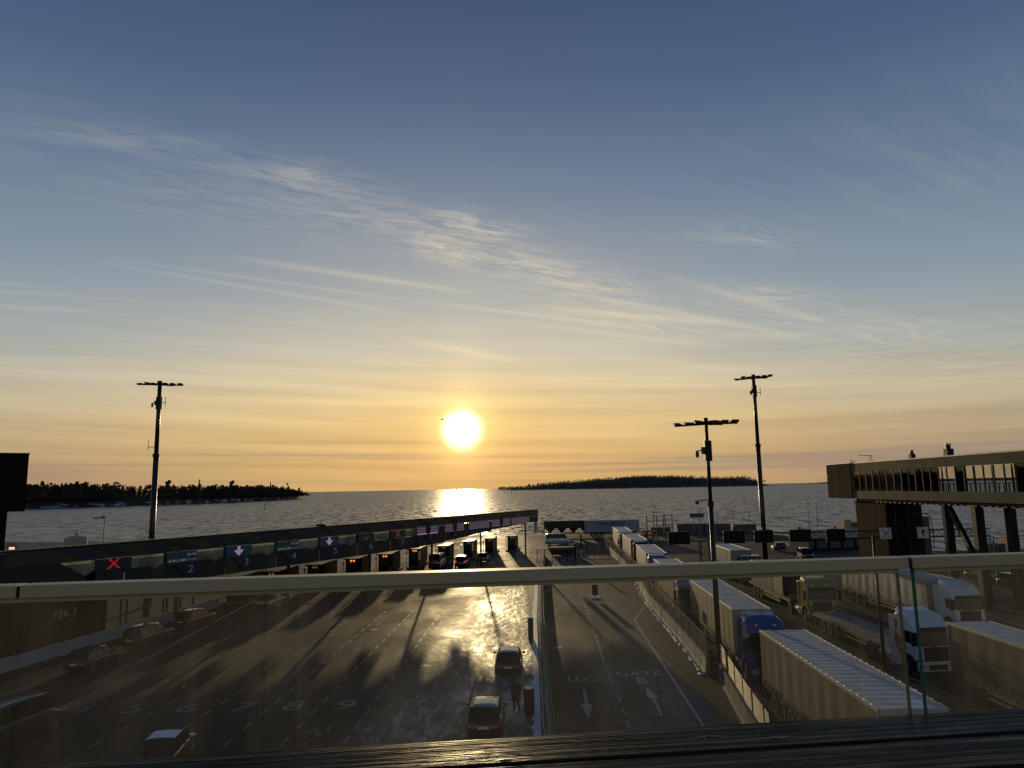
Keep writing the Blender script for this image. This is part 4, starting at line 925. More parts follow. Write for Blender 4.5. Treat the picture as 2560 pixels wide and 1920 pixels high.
make_person((-.08, 41.7), 200)

# snow-capped dark bins/pillars by the central barrier
for (x, y, hgt, w, lab) in [(.62, 41.3, 1.35, .30, 'round dark bin with a cap of snow beside the central barrier'), (1.15, 60.6, 1.7, .22, 'narrow dark post box by the central barrier, farther than the bin')]:
    b = empty('litter_bin' if w > .25 else 'meter_post', (x, y, 0), 0, lab, 'bin' if w > .25 else 'post')
    g = MB(); g.tube((0, 0, 0), (0, 0, hgt), w*.92, w, 18) if w > .25 else g.box(-w, w, -.2, .2, 0, hgt)
    g.build('body', M['black'], b, bevel=.02)
    g = MB(); g.tube((0, 0, hgt), (0, 0, hgt+.07), w*1.02, w*.8, 16) if w > .25 else g.box(-w, w, -.2, .2, hgt, hgt+.03, top=.04)
    g.build('snow_cap', M['snow'], b, bevel=.02)
# signal cabinet on the gate road
b = empty('traffic_signal', (8.75, 81.9, 0), 0, 'dark traffic signal box on a stand in the middle of the gate road', 'signal')
MB().box(-.32, .32, -.2, .2, .35, 1.45).build('housing', M['black'], b, bevel=.03)
MB().tube((0, 0, 0), (0, 0, 3.0), .045, n=8).build('pole', M['black'], b)
MB().box(-.5, .5, -.4, .4, 0, .12).build('base', M['sign_white'], b)
for z in (1.2, .9, .6): MB().tube((0, -.2, z), (0, -.25, z), .09, n=12).build('lens', M['led_off'], b)

# ------------------------------------------------------------------ toll canopy
CA, CB = Vector((-37.8, 53.8, 0)), Vector((4.4, 134.5, 0)); CD = (CB-CA).normalized(); CL = (CB-CA).length
CN = Vector((CD.y, -CD.x, 0))                       # towards the camera side
can = empty('toll_canopy', (0, 0, 0), 0, 'long dark toll canopy with angular painted fascia and lane displays above the booths', 'canopy')
def cf(off=0.0): return lambda u, v, w: tuple(CA+CD*u+CN*(w+off)+Vector((0, 0, v)))
def cm(u, v, off):
    return Matrix(((CD.x, 0, CN.x, (CA+CD*u+CN*off).x), (CD.y, 0, CN.y, (CA+CD*u+CN*off).y), (0, 1, 0, v), (0, 0, 0, 1)))
def cp(name, pts, m, off=0.0, th=.05):
    if th == 0:
        f0 = cf(off); return MB().add([f0(u, v, 0) for u, v in pts], [tuple(range(len(pts)))]).build(name, m, can, recalc=False)
    return MB().prism(pts, cf(off), -th, 0).build(name, m, can)
TOP = 8.25
cp('roof_edge', [(0, TOP-.12), (CL, TOP-.12), (CL, TOP), (0, TOP)], M['black'], .10, .2)
g = MB(); f_ = cf(0)
g.prism([(.2, TOP-.35), (CL-.1, TOP-.35), (CL-.1, TOP-.15), (.2, TOP-.15)], f_, -3.2, -.08); g.build('roof', M['dark_concrete'], can)
g = MB(); g.prism([(0, 4.3), (.4, 4.3), (.4, 8), (0, 8)], f_, -3.2, 0); g.build('end_wall', M['olive_dark'], can)
BL, BH = 7.02, 5.95       # underside of the upper band, underside of the displays
LOW = 4.36
def skirt(u0, u1, pts_top, m, off, lo=LOW): cp('angled_skirt', [(u0, lo)]+[(u1, lo)]+pts_top, m, off, .05)
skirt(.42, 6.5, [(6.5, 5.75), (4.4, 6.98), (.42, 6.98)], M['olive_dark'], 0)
cp('pale_panel', [(4.4, 7.0), (6.5, 5.78), (7.27, 6.2), (7.27, 7.0)], M['pale_panel'], 0, 0.0)
RD = {8: (52.6, 57.8), 9: (59.5, 64.9), 10: (66.3, 72.7), 11: (73.4, 79.9), 12: (80.4, 87.2)}
for n in range(1, 13):
    c = 9.84+6.56*(n-1)
    a, b_ = (max(.42, c-5.7) if n > 1 else .42), min(c+.83, CL-.1)
    if n == 12: b_ = CL-.1
    cp('fascia_panel', [(a, BL), (b_, BL), (b_, TOP-.12), (a, TOP-.12)], M['olive'], 0, .06)
    if n <= 9:
        cp('blue_facet', [(c-5.4, 8.06), (c-3.5, 8.06), (c-1.75, 7.04), (c-3.8, 7.04)], M['navy'], .03, .04)
        cp('dark_olive_facet', [(c-3.2, 8.06), (c-1.2, 8.0), (c+.6, 7.3), (c-.6, 7.1)], M['olive_dark'], .02, .03)  # facet painted in its own darker olive
    if n <= 7:
        dl, dr = c-2.52, c+.62
        cp('lane_display', [(dl, BH), (dr, BH), (dr, BL-.02), (dl, BL-.02)], M['led_off'] if n in (1, 6, 7) else M['led_teal'], .05, .25)
        cp('pale_panel', [(dr+.04, BH+.02), (c+2.2, 6.03), (c+2.8, 5.73), (dr+3.1, 6.1), (dr+3.1, BL-.03), (dr+.04, BL-.03)], M['pale_panel'], .0, 0.0)
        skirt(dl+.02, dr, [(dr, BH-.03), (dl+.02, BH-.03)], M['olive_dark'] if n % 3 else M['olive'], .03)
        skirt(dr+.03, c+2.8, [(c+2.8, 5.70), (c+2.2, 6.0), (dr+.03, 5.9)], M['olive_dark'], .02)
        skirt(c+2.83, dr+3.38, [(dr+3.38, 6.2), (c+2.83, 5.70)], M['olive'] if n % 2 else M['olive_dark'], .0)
        cp('number_plate', [(c-1.82, 5.95), (c+.62, 5.85), (c+1.35, 5.3), (c+.2, 4.62), (c-.5, 4.62)], M['navy'], .11, .04)
        text('lane_number', str(n), .98, M['number_white'], cm(c-.05, 5.32, .13), can, ext=.01, sx=1.5)
    else:
        dl, dr = RD[n]; lo0 = {8: 4.42, 9: 4.75, 10: 5.1, 11: 5.55, 12: 5.8}[n]; lo1 = {8: 4.6, 9: 5.0, 10: 5.4, 11: 5.72, 12: 6.1}[n]
        e = RD.get(n+1, (CL-.1, 0))[0]
        cp('angled_skirt', [(dl-(1.0 if n == 8 else 0), lo0), (e-.02, lo1), (e-.02, BL-.02), (dl-(1.0 if n == 8 else 0), BL-.02)], M['olive_dark'], .0, .05)
        cp('lane_display', [(dl, BH+.02), (dr, BH+.02), (dr, 7.18), (dl, 7.18)], M['led_mauve'], .06, .055)
        for k in range(3): cp('text_strip', [(dl+.15, BH+.10+k*.36), (dr-.15, BH+.10+k*.36), (dr-.15, BH+.26+k*.36), (dl+.15, BH+.26+k*.36)], M['led_lilac'] if (n == 8 and k == 0) else M['led_strip'], .075, .012)
        if n in (8, 9, 11):
            q = (dl+dr)/2; cp('arrow_plate', [(q-.55, TOP-.6), (q+.55, TOP-.6), (q+.55, BH+.35), (q, BH-.05), (q-.55, BH+.35)], M['black'], .13, .03)
        if n == 8: cp('pale_panel', [(51.3, 6.0), (52.5, 6.0), (52.5, 7.0), (51.3, 7.0)], M['pale_panel'], .06, .05)
        if n <= 9:
            cp('number_plate', [(c-1.1, 5.9), (c+.9, 5.85), (c+.9, 5.25), (c-.1, 4.75), (c-.9, 5.2)], M['black'], .09, .04)
            text('lane_number', str(n), .85, M['pale_panel'], cm(c-.05, 5.5, .11), can, ext=.01, sx=1.5)
        elif n >= 11:
            text('lane_number', str(n), .62, M['led_red_dim'], cm({11: 75.9, 12: 83.2}[n], 7.55, .07), can, ext=.01, sx=1.6)
    if n <= 7:
        mid = c-1.0
        if n in (1, 7): text('lane_cross', 'X', 1.2, M['led_red'] if n == 1 else M['led_red_dim'], cm(mid, 6.5, .07), can, ext=.01, sx=1.35)
        if n == 6: cp('lane_arc', [(mid-.5+.5*(1-math.cos(math.pi*k/8)), 6.6-.38*math.sin(math.pi*k/8)) for k in range(9)]+[(mid-.38+.38*(1-math.cos(math.pi*k/8)), 6.6-.26*math.sin(math.pi*k/8)) for k in range(8, -1, -1)], M['led_red_dim'], .07, .012)
        if n in (3, 5):
            q = .38; cp('down_arrow', [(mid-q*.45, 6.95), (mid+q*.45, 6.95), (mid+q*.45, 6.58), (mid+q*1.6, 6.58), (mid, 6.02), (mid-q*1.6, 6.58), (mid-q*.45, 6.58)], M['led_lilac'], .075, .02)
        if n in (2, 4):
            tm = cm(dr-.62, 6.66, .07)
            for k, chh in enumerate('18:30'): text('display_digit', chh, .26, M['led_white'], cm(dr-1.0+k*.2, 6.66, .07), can, ext=.01, sx=1.2)
            for k, chh in enumerate('TALLINK'): text('display_letter', chh, .28, M['led_white'], cm(dl+.55+k*.215, 6.2, .07), can, ext=.01, sx=1.1)
            for k, chh in enumerate('SILJA LINE'):
                if chh != ' ': text('display_letter', chh, .2, M['led_dim'], cm(dl+2.05+k*.105, 6.2, .07), can, ext=.01, sx=.9)
            cp('round_emblem', [(dl+.28+.09*math.cos(k*math.pi/4), 6.2+.09*math.sin(k*math.pi/4)) for k in range(8)], M['led_white'], .07, .012)
rf_ = cf(-11)  # unseen canopy rear, added; its lower edge is shaped to cast the ground shade
def rear_z(u): return 3.55+max(0, (CA+CD*u-CN*11).x+28)*.125
u = 0.0; kk = 0
while (CA+CD*u-CN*11).x < -10.5:
    for (a, b_, dz) in ((0, 1.6, .55), (1.6, 3.2, -.05), (3.2, 4.9, .15), (4.9, 6.5, .75)):
        MB().prism([(u+a+.01, rear_z(u+a)+dz), (u+b_-.01, rear_z(u+b_)+dz*.8), (u+b_-.01, 7.3), (u+a+.01, 7.3)], rf_, -.05, 0).build('rear_shade_panel', M['olive_dark'], can)
    MB().prism([(u+.02, 7.22), (u+6.48, 7.22), (u+6.48, 7.3), (u+.02, 7.3)], cf(0), -11, -3.3).build('rear_roof', M['dark_concrete'], can)
    u += 6.56
for u in (3.2, 16, 30, 44, 58, 72, 88):
    MB().bar(cf()(u, 0, -1.2), cf()(u, 7.9, -1.2), .28).build('column', M['olive_dark'], can)
MB().prism([(CL-1.6, 4.3), (CL-.15, 4.3), (CL-.15, 6.1), (CL-1.6, 6.1)], cf(-.1), -.08, 0).build('end_screen', mat('grey_translucent', (.25, .29, .33), .5), can)
# small things on the canopy roof
for (u, s, lab) in [(34.0, 1.0, 'small aerial box on the canopy roof above lane four')]:
    o = empty('roof_aerial', cf()(u, TOP, -.3), 0, lab, 'aerial'); MB().box(-.5, .5, -.2, .2, 0, .22).build('box', M['black'], o); MB().bar((0, 0, .2), (0, 0, .6), .05).build('stub', M['black'], o)

# ------------------------------------------------------------------ toll booths
def make_booth(x, y, az, lit, label):
    r = empty('toll_booth', (x, y, 0), -R(az), label, 'toll booth', 'toll booths under the canopy')
    MB().box(-1.1, 1.1, -1.6, 7.0, 0, .16).build('kerb_island', M['concrete'], r, bevel=.03)
    MB().box(-.78, .78, -1.0, 1.2, .16, 1.1).build('base', M['black'], r)
    for (a, b) in ((-.78, -.70), (.70, .78)):
        for (c, d) in ((-1.0, -.92), (1.12, 1.2)): MB().box(a, b, c, d, 1.1, 2.75).build('corner_post', M['black'], r)
    MB().box(-.70, .70, -.98, -.95, 1.1, 2.5).build('window_pane', mat('booth_window', (.055, .06, .05), .25, var=.3), r)
    MB().box(-.76, -.74, -.9, 1.1, 1.1, 2.5).build('window_pane', M['autoglass'], r); MB().box(.74, .76, -.9, 1.1, 1.1, 2.5).build('window_pane', M['autoglass'], r)
    MB().box(-.70, .70, 1.12, 1.15, .2, 2.5).build('rear_wall', M['black'], r)
    MB().box(-.74, .74, 1.5, 6.2, .16, 2.9).build('rear_shade_block', M['black'], r)  # solid block added behind the booth to widen its shadow
    MB().box(-1.05, 1.05, -1.25, 1.45, 2.75, 2.93).build('roof', M['black'], r, bevel=.03)
    MB().box(-.72, .72, -1.08, -.9, 2.45, 2.75).build('lamp_housing', M['black'], r)
    for x_ in (.02, .42):
        MB().tube((x_, -1.12, 2.6), (x_, -1.06, 2.6), .15, n=14).build('signal_lamp', M['lamp_orange'] if lit else M['lamp_dull'], r)
    MB().tube((-1.0, -1.4, .16), (-1.0, -1.4, 2.3), .05, n=8).build('signal_post', M['galv'], r)
    MB().box(-1.1, -.9, -1.52, -1.34, 2.1, 2.55).build('camera', M['headlamp'], r, bevel=.03)
    MB().box(-.3, .3, -1.3, -1.0, .9, 1.3).build('ticket_machine', M['black'], r)
    MB().tube((1.0, -1.3, 1.0), (2.9, -1.35, 1.05), .04, n=6).build('barrier_arm', M['galv'], r)
BO = [(-31.8, 84.3), (-29.1, 88.6), (-25.9, 95.7), (-22.7, 103.1), (-19.3, 109.3), (-16.1, 117.9), (-12.0, 123.0), (-8.4, 132.4), (-4.8, 139.2), (-.6, 144.4)]
WORD = ['leftmost toll booth, mostly behind the handrail', 'toll booth between lanes two and three with dull lamps', 'toll booth below the number four plate, dull lamps', 'toll booth with faint amber lamps under the number five plate',
        'toll booth with two bright orange lamps under the number six plate', 'toll booth with two orange lamps left of the white van', 'toll booth behind the white van, gilded roof edge', 'toll booth with a sun-gilded roof above the red estate',
        'toll booth right of the silver car', 'rightmost toll booth near the central barrier']
for i, (x, y) in enumerate(BO): make_booth(x, y, 5, i in (3, 4, 5), WORD[i])

# ------------------------------------------------------------------ left wall with lettering, posts and low barrier
wl = empty('terminal_wall', (0, 0, 0), 0, 'clad wall lettered TEK 3 behind the low barrier at the left', 'wall')
WA, WB = Vector((-39.3, 44.0, 0)), Vector((-36.7, 63.4, 0)); WD = (WB-WA).normalized(); WN = Vector((WD.y, -WD.x, 0)); WLn = (WB-WA).length
def wf(u, v, w): return tuple(WA+WD*u+WN*w+Vector((0, 0, v)))
k = 0; u = 0.0; cols = [M['olive'], M['olive_dark'], M['black'], M['olive'], M['olive_dark']]
wdt = [2.2, 2.6, 3.6, 4.1, 2.6, 3.3, 3.7]
for k, w_ in enumerate(wdt):
    MB().prism([(u+.02, .1), (u+w_-.02, .1), (u+w_-.02, 4.25), (u+.02, 4.25)], wf, -.25, 0).build('wall_panel', [M['olive'], M['olive_dark'], M['olive'], M['black'], M['olive_dark'], M['olive'], M['black']][k], wl)
    g = MB(); q = u+.3
    while q < u+w_-.1: g.prism([(q, .12), (q+.06, .12), (q+.06, 4.2), (q, 4.2)], wf, .0, .03); q += .55
    g.build('cladding_rib', [M['olive'], M['olive_dark'], M['olive'], M['black'], M['olive_dark'], M['olive'], M['black']][k], wl); u += w_
text('wall_lettering', 'TEK 3', .85, M['number_white'], Matrix(((WD.x, 0, WN.x, wf(17.0, 0, .06)[0]), (WD.y, 0, WN.y, wf(17.0, 0, .06)[1]), (0, 1, 0, 2.65), (0, 0, 0, 1))), wl, ext=.01, sx=1.25)
# posts between wall and canopy
for i, u in enumerate((24.2, 25.0, 27.9, 30.6, 31.2, 33.5, 35.8)):
    p = wf(u, 0, -.15); o = empty('steel_post', p, 0, ['first of the slim black posts right of the lettered wall', 'second slim black post right of the lettered wall', 'thick black post right of the lettered wall', 'third slim post behind the low barrier', 'fourth slim post behind the low barrier, close to the third', 'fifth slim post behind the low barrier', 'last slim post behind the low barrier'][i], 'post', 'posts behind the low barrier')
    w_ = .22 if i == 2 else .07
    MB().box(-w_, w_, -w_, w_, 0, 4.4).build('shaft', M['black'], o); MB().box(-w_*2, w_*2, -w_*2, w_*2, 0, .04).build('foot_plate', M['black'], o)
lb = empty('low_barrier', (0, 0, 0), 0, 'low blue grey concrete barrier along the leftmost car lane', 'barrier')
LBp = [(-38.9, 42), (-36.3, 53.0), (-34.0, 69.5), (-32.6, 80)]
y = 42.0
while y < 80:
    x0, x1 = pathpt(LBp, y), pathpt(LBp, y+3); g = MB()
    g.loft([[(x0+a, y+.02, z) for a, z in ((-.3, 0), (-.12, .35), (-.1, .92), (.1, .92), (.12, .35), (.3, 0))], [(x1+a, y+2.98, z) for a, z in ((-.3, 0), (-.12, .35), (-.1, .92), (.1, .92), (.12, .35), (.3, 0))]])
    g.build('concrete_block', mat('blue_grey_concrete', (.27, .28, .30), .85, var=.3, bump=.3), lb); y += 3.0

# dark building at the left edge
hb = empty('harbour_building', (-45.0, 66.4, 0), R(35.5), 'black overhanging block of a building at the left edge of the sky', 'building')
MB().box(-30, .25, 0, 9, 10.9, 16.1).build('upper_block', M['tower_black'], hb)
MB().box(-30.05, .30, -.05, 9.05, 16.1, 16.22).build('roof_edge', M['black'], hb)
MB().box(-30, -1.05, .4, 8, 0, 10.89).build('lower_block', M['tower_black'], hb)
for k in range(6): MB().box(-29.8+k*5, -25.2+k*5, -.04, -.004, 10.95+.05, 16.0).build('cladding_panel', M['tower_black'], hb)

# ------------------------------------------------------------------ passenger gallery on the right
gal = empty('passenger_gallery', (0, 0, 0), 0, 'raised glazed passenger gallery with a brown end box on steel legs', 'building')
GA, GB = Vector((45.0, 103.8, 0)), Vector((44.0, 50.0, 0)); GD = (GB-GA).normalized(); GN = Vector((GD.y, -GD.x, 0))   # GD runs towards the camera
if GN.x > 0: GN = -GN
def gf(u, v, w): return tuple(GA+GD*u+GN*w+Vector((0, 0, v)))
GLn = (GB-GA).length; F, RT = 10.05, 14.65
def gp(name, u0, u1, v0, v1, m, w0=-.12, w1=0): return MB().prism([(u0, v0), (u1, v0), (u1, v1), (u0, v1)], gf, w0, w1).build(name, m, gal)
BX = 7.6
# solid end box in two courses of cladding
for (v0, v1) in ((F-.05, F+2.95), (F+2.99, RT)):
    for k in range(4): gp('cladding_panel', k*BX/4+.01, (k+1)*BX/4-.01, v0, v1, M['corten'], -.12, .12)
g = MB(); g.prism([(0, F), (BX, F), (BX, RT-.05), (0, RT-.05)], gf, -4.6, -.13); g.build('end_box', M['corten'], gal)
gp('roof_edge', -.05, BX+.05, RT, RT+.1, M['gate_white'], -4.7, .16)
# lower and upper bands
k = BX+.02
while k < GLn:
    e = min(k+4.5, GLn)
    gp('sill_panel', k, e-.03, F-.02, F+1.0, M['gold'], -.12, 0)
    gp('fascia_panel', k, e-.03, F+3.5, RT-.08, M['gold'], -.12, 0)
    k = e
gp('gutter', BX, GLn, RT-.08, RT+.05, M['warmtoned'], -.1, .06)
MB().prism([(BX, RT-.3), (GLn, RT-.3), (GLn, RT-.02), (BX, RT-.02)], gf, -4.5, -.12).build('roof_deck', M['tower_black'], gal)
MB().prism([(BX, F), (GLn, F), (GLn, F+.35), (BX, F+.35)], gf, -4.5, -.12).build('floor_deck', M['dark_concrete'], gal)
MB().prism([(BX, F-.32), (GLn, F-.32), (GLn, F-.02), (BX, F-.02)], gf, -4.2, -.4).build('underside_frame', M['black'], gal)
g = MB(); q = BX+1
while q < GLn: g.prism([(q, F-.45), (q+.5, F-.45), (q+.5, F-.32), (q, F-.32)], gf, -4.0, -.35); q += 1.1
g.build('underside_brackets', M['black'], gal)['kind'] = 'stuff'
gp('corner_jamb', BX, BX+.45, F+1.0, F+3.5, M['gold'], -.2, 0)
q = BX+.5; i = 0; WZ0, WZ1 = F+1.02, F+3.48
while q < GLn-1:
    wdt_ = 1.75 if i < 7 else 1.5
    pane = MB().prism([(q+.04, WZ0), (q+wdt_-.04, WZ0), (q+wdt_-.04, WZ1), (q+.04, WZ1)], gf, -.09, -.06).build('window_pane', dark_glass if i < 7 else clear_glass, gal)
    gp('mullion', q-.04, q+.035, WZ0, WZ1, M['black'] if i % 4 else M['gold'], -.14, .01)
    if i >= 7:   # far-side glazing bars and hand rail stanchions seen through the clear panes
        if i % 2: gp('far_mullion', q+.5, q+.60, WZ0-.3, WZ1+.1, M['black'], -4.45, -4.3)
        gp('stanchion', q+.2, q+.26, WZ0-.3, WZ0+.75, M['black'], -3.2, -3.1)
        gp('stanchion', q+.95, q+1.01, WZ0-.3, WZ0+.75, M['black'], -3.2, -3.1)
    q += wdt_; i += 1
gp('hand_rail', BX+13, GLn, WZ0+.72, WZ0+.78, M['black'], -3.2, -3.12)
gp('inner_wall', BX+.2, BX+12.4, F+.35, RT-.3, M['tower_black'], -4.45, -4.3)
for u in (BX+22.5, BX+31.5): gp('column', u, u+.7, F+.35, RT-.3, M['tower_black'], -1.2, -.5)
for u in (BX+26.6, BX+29.2, BX+35):
    g = MB(); g.bar(gf(u, F+.4, -4.0), gf(u+1.6, RT-.4, -4.0), .12); g.bar(gf(u+1.6, F+.4, -3.9), gf(u, RT-.4, -3.9), .12); g.build('cross_brace', M['black'], gal)
# roof fittings
for (u, s) in ((20.3, .62), (27.6, .82)):
    vt = empty('roof_vent', gf(u, RT+.05, -1.5), 0, 'dark ventilation cowl on the gallery roof, ' + ('the smaller left one' if s < .7 else 'the larger right one'), 'vent', 'vents on the gallery roof')
    MB().box(-.42*s, .42*s, -.42*s, .42*s, 0, .95*s).build('duct', M['black'], vt); MB().tube((0, 0, .95*s), (0, 0, 1.45*s), .30*s, n=12).build('cowl', M['black'], vt); MB().tube((0, 0, 1.5*s), (0, 0, 1.62*s), .36*s, n=12).build('cap', M['galv'], vt)
o = empty('roof_bracket', gf(12.3, RT+.05, -.3), 0, 'thin angled bracket on the gallery roof near its brown end', 'bracket')
g = MB(); g.bar((0, 0, 0), (.15, 0, .75), .05); g.bar((.4, 0, 0), (.3, 0, .75), .05); g.bar((-1.2, .3, .85), (.5, 0, .72), .07); g.build('bracket', M['black'], o)
o = empty('roof_bracket', gf(7.6, RT+.05, -.3), 0, 'tiny fitting where the brown box meets the glazed gallery roof', 'bracket'); MB().bar((0, 0, 0), (-.2, 0, .4), .08).bar((0, 0, .15), (.5, 0, .18), .06).build('bracket', M['black'], o)
# tower under the box
for k in range(4): MB().prism([(6.9+k*2.0, .0), (6.9+k*2.0+1.98, 0), (6.9+k*2.0+1.98, F-.34), (6.9+k*2.0, F-.34)], gf, -.8, -.5).build('tower_panel', M['corten'], gal)
tw = MB().prism([(6.95, 0), (14.85, 0), (14.85, F-.35), (6.95, F-.35)], gf, -4.9, -.81); tw.build('tower', M['tower_black'], gal)
for k in range(22): MB().prism([(14.9, .4+k*.43), (14.98, .4+k*.43), (14.98, .62+k*.43), (14.9, .62+k*.43)], gf, -4.7, -3.2).build('louvre', M['black'], gal)
for (w_, lab) in ((-1.5, ''), (-3.0, '')): MB().tube(gf(15.1, 0, w_), gf(15.1, F-.4, w_), .07, n=8).build('down_pipe', M['mast'], gal)
for u in (27.6, 32.6, 41.2):
    for w_ in (-.7, -3.9):
        g = MB(); p = gf(u, 0, w_); g.box(p[0]-.36, p[0]+.36, p[1]-.36, p[1]+.36, 0, F-.33); g.build('leg', M['black'], gal, bevel=.02)
p = gf(27.6, 0, -.7); MB().box(p[0]-.42, p[0]-.36, p[1]-.25, p[1]+.25, 0, F-.35).build('sunlit_leg_face', M['gold'], gal)  # champagne strip that paints sunlight onto one side of the leg
MB().bar(gf(28.0, F-.6, -.7), gf(32.4, 3.6, -.7), .45).build('diagonal_brace', M['black'], gal)
MB().bar(gf(27.6, 3.2, -.7), gf(32.6, 3.2, -.7), .25).build('cross_beam', M['black'], gal)

# ------------------------------------------------------------------ light masts
def make_mast(x, y, H, r0, r1, label, arms, cams, coll):
    r = empty('light_mast', (x, y, 0), 0, label, 'light mast', 'tall light masts')
    MB().tube((0, 0, 0), (0, 0, .05), r0*1.9, n=16).build('base_plate', M['black'], r)
    MB().tube((0, 0, 0), (0, 0, coll), r0, (r0+r1)/2*1.05, 16).build('lower_shaft', M['mast'], r, smooth=True)
    MB().tube((0, 0, coll), (0, 0, H), (r0+r1)/2*.86, r1, 16).build('upper_shaft', M['mast'], r, smooth=True)
    MB().tube((0, 0, coll-.25), (0, 0, coll+.12), (r0+r1)/2*1.35, n=14).build('collar', M['black'], r)
    for (a, ln, tilt) in arms:
        d = Vector((math.cos(R(a)), math.sin(R(a)), 0)); p = Vector((0, 0, H)); q = p+d*ln+Vector((0, 0, tilt))
        arm = MB().bar(p, q, .16, .12).build('arm', M['black'], r)
        n = max(2, int(ln/.72))
        for k in range(n):
            c = p+(q-p)*((k+.75)/n)+Vector((0, 0, .04)); s = d.cross(Vector((0, 0, 1)))
            fl = MB(); fl.loft([[tuple(c+d*(-.27)+s*(-.25)+Vector((0, 0, -.02))), tuple(c+d*.27+s*(-.25)+Vector((0, 0, -.02))), tuple(c+d*.27+s*.25+Vector((0, 0, .05))), tuple(c+d*(-.27)+s*.25+Vector((0, 0, .05)))],
                               [tuple(c+d*(-.27)+s*(-.25)+Vector((0, 0, .07))), tuple(c+d*.27+s*(-.25)+Vector((0, 0, .07))), tuple(c+d*.24+s*.25+Vector((0, 0, .20))), tuple(c+d*(-.24)+s*.25+Vector((0, 0, .20)))]])
            fl.build('floodlight', M['black'], arm)
    MB().tube((0, 0, H), (0, 0, H+.45), r1*1.25, n=12).build('head', M['black'], r)
    for (z, side, kind) in cams:
        g = MB(); g.bar((0, 0, z), (side*.75, 0, z), .07)
        if kind == 'dome': g.box(side*.35-.14, side*.35+.14, -.14, .14, z-.25, z+.25); g.tube((side*.75, 0, z), (side*.75, 0, z-.38), .11, .13, 10); g.tube((side*.75, 0, z-.36), (side*.75, 0, z-.5), .14, .05, 10)
        elif kind == 'ball': g.tube((side*.95, 0, z-.05), (side*.95, 0, z-.28), .14, .12, 10); g.bar((side*.7, 0, z), (side*.95, 0, z-.05), .05)
        else: g.tube((side*.75, 0, z-.35), (side*.75, 0, z+.75), .035, n=6)
        g.build('camera' if kind != 'rod' else 'antenna', M['mast'] if kind == 'rod' else M['grey_box'], r)
        if kind == 'dome': MB().box(-.24, .24, -.24, .24, z-.75, z+.7).build('bracket', M['black'], r)
    return r
make_mast(13.9, 51.5, 16.5, .20, .115, 'slim mast between the fence and the blue lorry, with the lowest lamp head', [(5, 2.3, .06), (182, 2.3, -.12), (60, 1.6, .08), (238, 1.8, -.05), (300, 1.5, -.15), (120, 1.5, .05)], [(14.6, -1, 'dome'), (11.1, -1, 'ball')], 10.9)
make_mast(30.1, 88.5, 25.2, .31, .20, 'tallest-looking mast right of centre with a dome on top', [(8, 2.4, .25), (188, 2.4, -.25), (75, 2.0, .1), (255, 2.0, -.2), (150, 1.4, .2), (330, 1.6, -.12)], [(23.6, -.6, 'dome'), (23.4, 1, 'rod')], 16.9)
make_mast(-40.9, 82.4, 24.8, .34, .22, 'mast standing alone at the left, behind the toll canopy', [(-4, 2.7, -.14), (176, 2.7, .12), (70, 2.0, .15), (250, 2.0, -.12), (300, 1.2, -.1)], [(22.7, -1, 'dome'), (22.7, 1, 'rod'), (17.6, -1.3, 'rod')], 16.7)

# ------------------------------------------------------------------ gantry with lane signals
gn = empty('sign_gantry', (0, 0, 0), 0, 'black lattice gantry spanning the lorry lanes, carrying square lane signs', 'gantry')
GY = 87.0
for z in (5.55, 6.38):
    for dy in (0, .7): MB().bar((15.2, GY+dy, z), (56.5, GY+dy, z), .11).build('chord', M['black'], gn)
x = 15.4; k = 0
while x < 56:
    g = MB(); za, zb_ = (5.58, 6.35) if k % 2 else (6.35, 5.58)
    g.bar((x, GY, za), (x+1.0, GY, zb_), .05); g.bar((x, GY+.7, zb_), (x+1.0, GY+.7, za), .05); g.build('lattice_bar', M['black'], gn)['kind'] = 'stuff'; x += 1.0; k += 1
for xc in (22.6, 56.2):
    for dx in (-.55, .55):
        for dy in (0, .7): MB().tube((xc+dx, GY+dy, 0), (xc+dx, GY+dy, 5.5), .06, n=8).build('column_tube', M['mast'], gn)
    for k in range(7):
        g = MB(); z = .3+k*.75; g.bar((xc-.55, GY, z), (xc+.55, GY, z+.75), .04); g.bar((xc+.55, GY, z), (xc-.55, GY, z+.75), .04); g.bar((xc-.55, GY, z), (xc+.55, GY, z), .04); g.build('column_lattice', M['mast'], gn)
for i, xc in enumerate((19.4, 25.9, 29.4, 33.7, 37.9)):
    o = empty('signal_box', (xc, GY-.35, 5.28), 0, ['first black signal box on the gantry, right above the fenced lorries', 'black signal box on the gantry close left of the tall mast', 'black signal box on the gantry just right of the tall mast', 'black signal box on the gantry above the small red car', 'black signal box on the gantry left of the brown tower'][i], 'signal box', 'signal boxes on the gantry')
    w_ = 1.25 if i in (0, 1, 3) else 1.1
    MB().box(-w_, w_, -.18, .14, 0, 1.45).build('housing', M['black'], o)
    for q in (-.8, -.25, .3, .85): MB().box(q*w_-.07, q*w_+.07, -.24, -.18, .1, 1.35).build('rib', M['tower_black'], o)
    MB().box(-.1, .1, -.1, .3, 1.45, 1.75).build('hanger', M['black'], o)
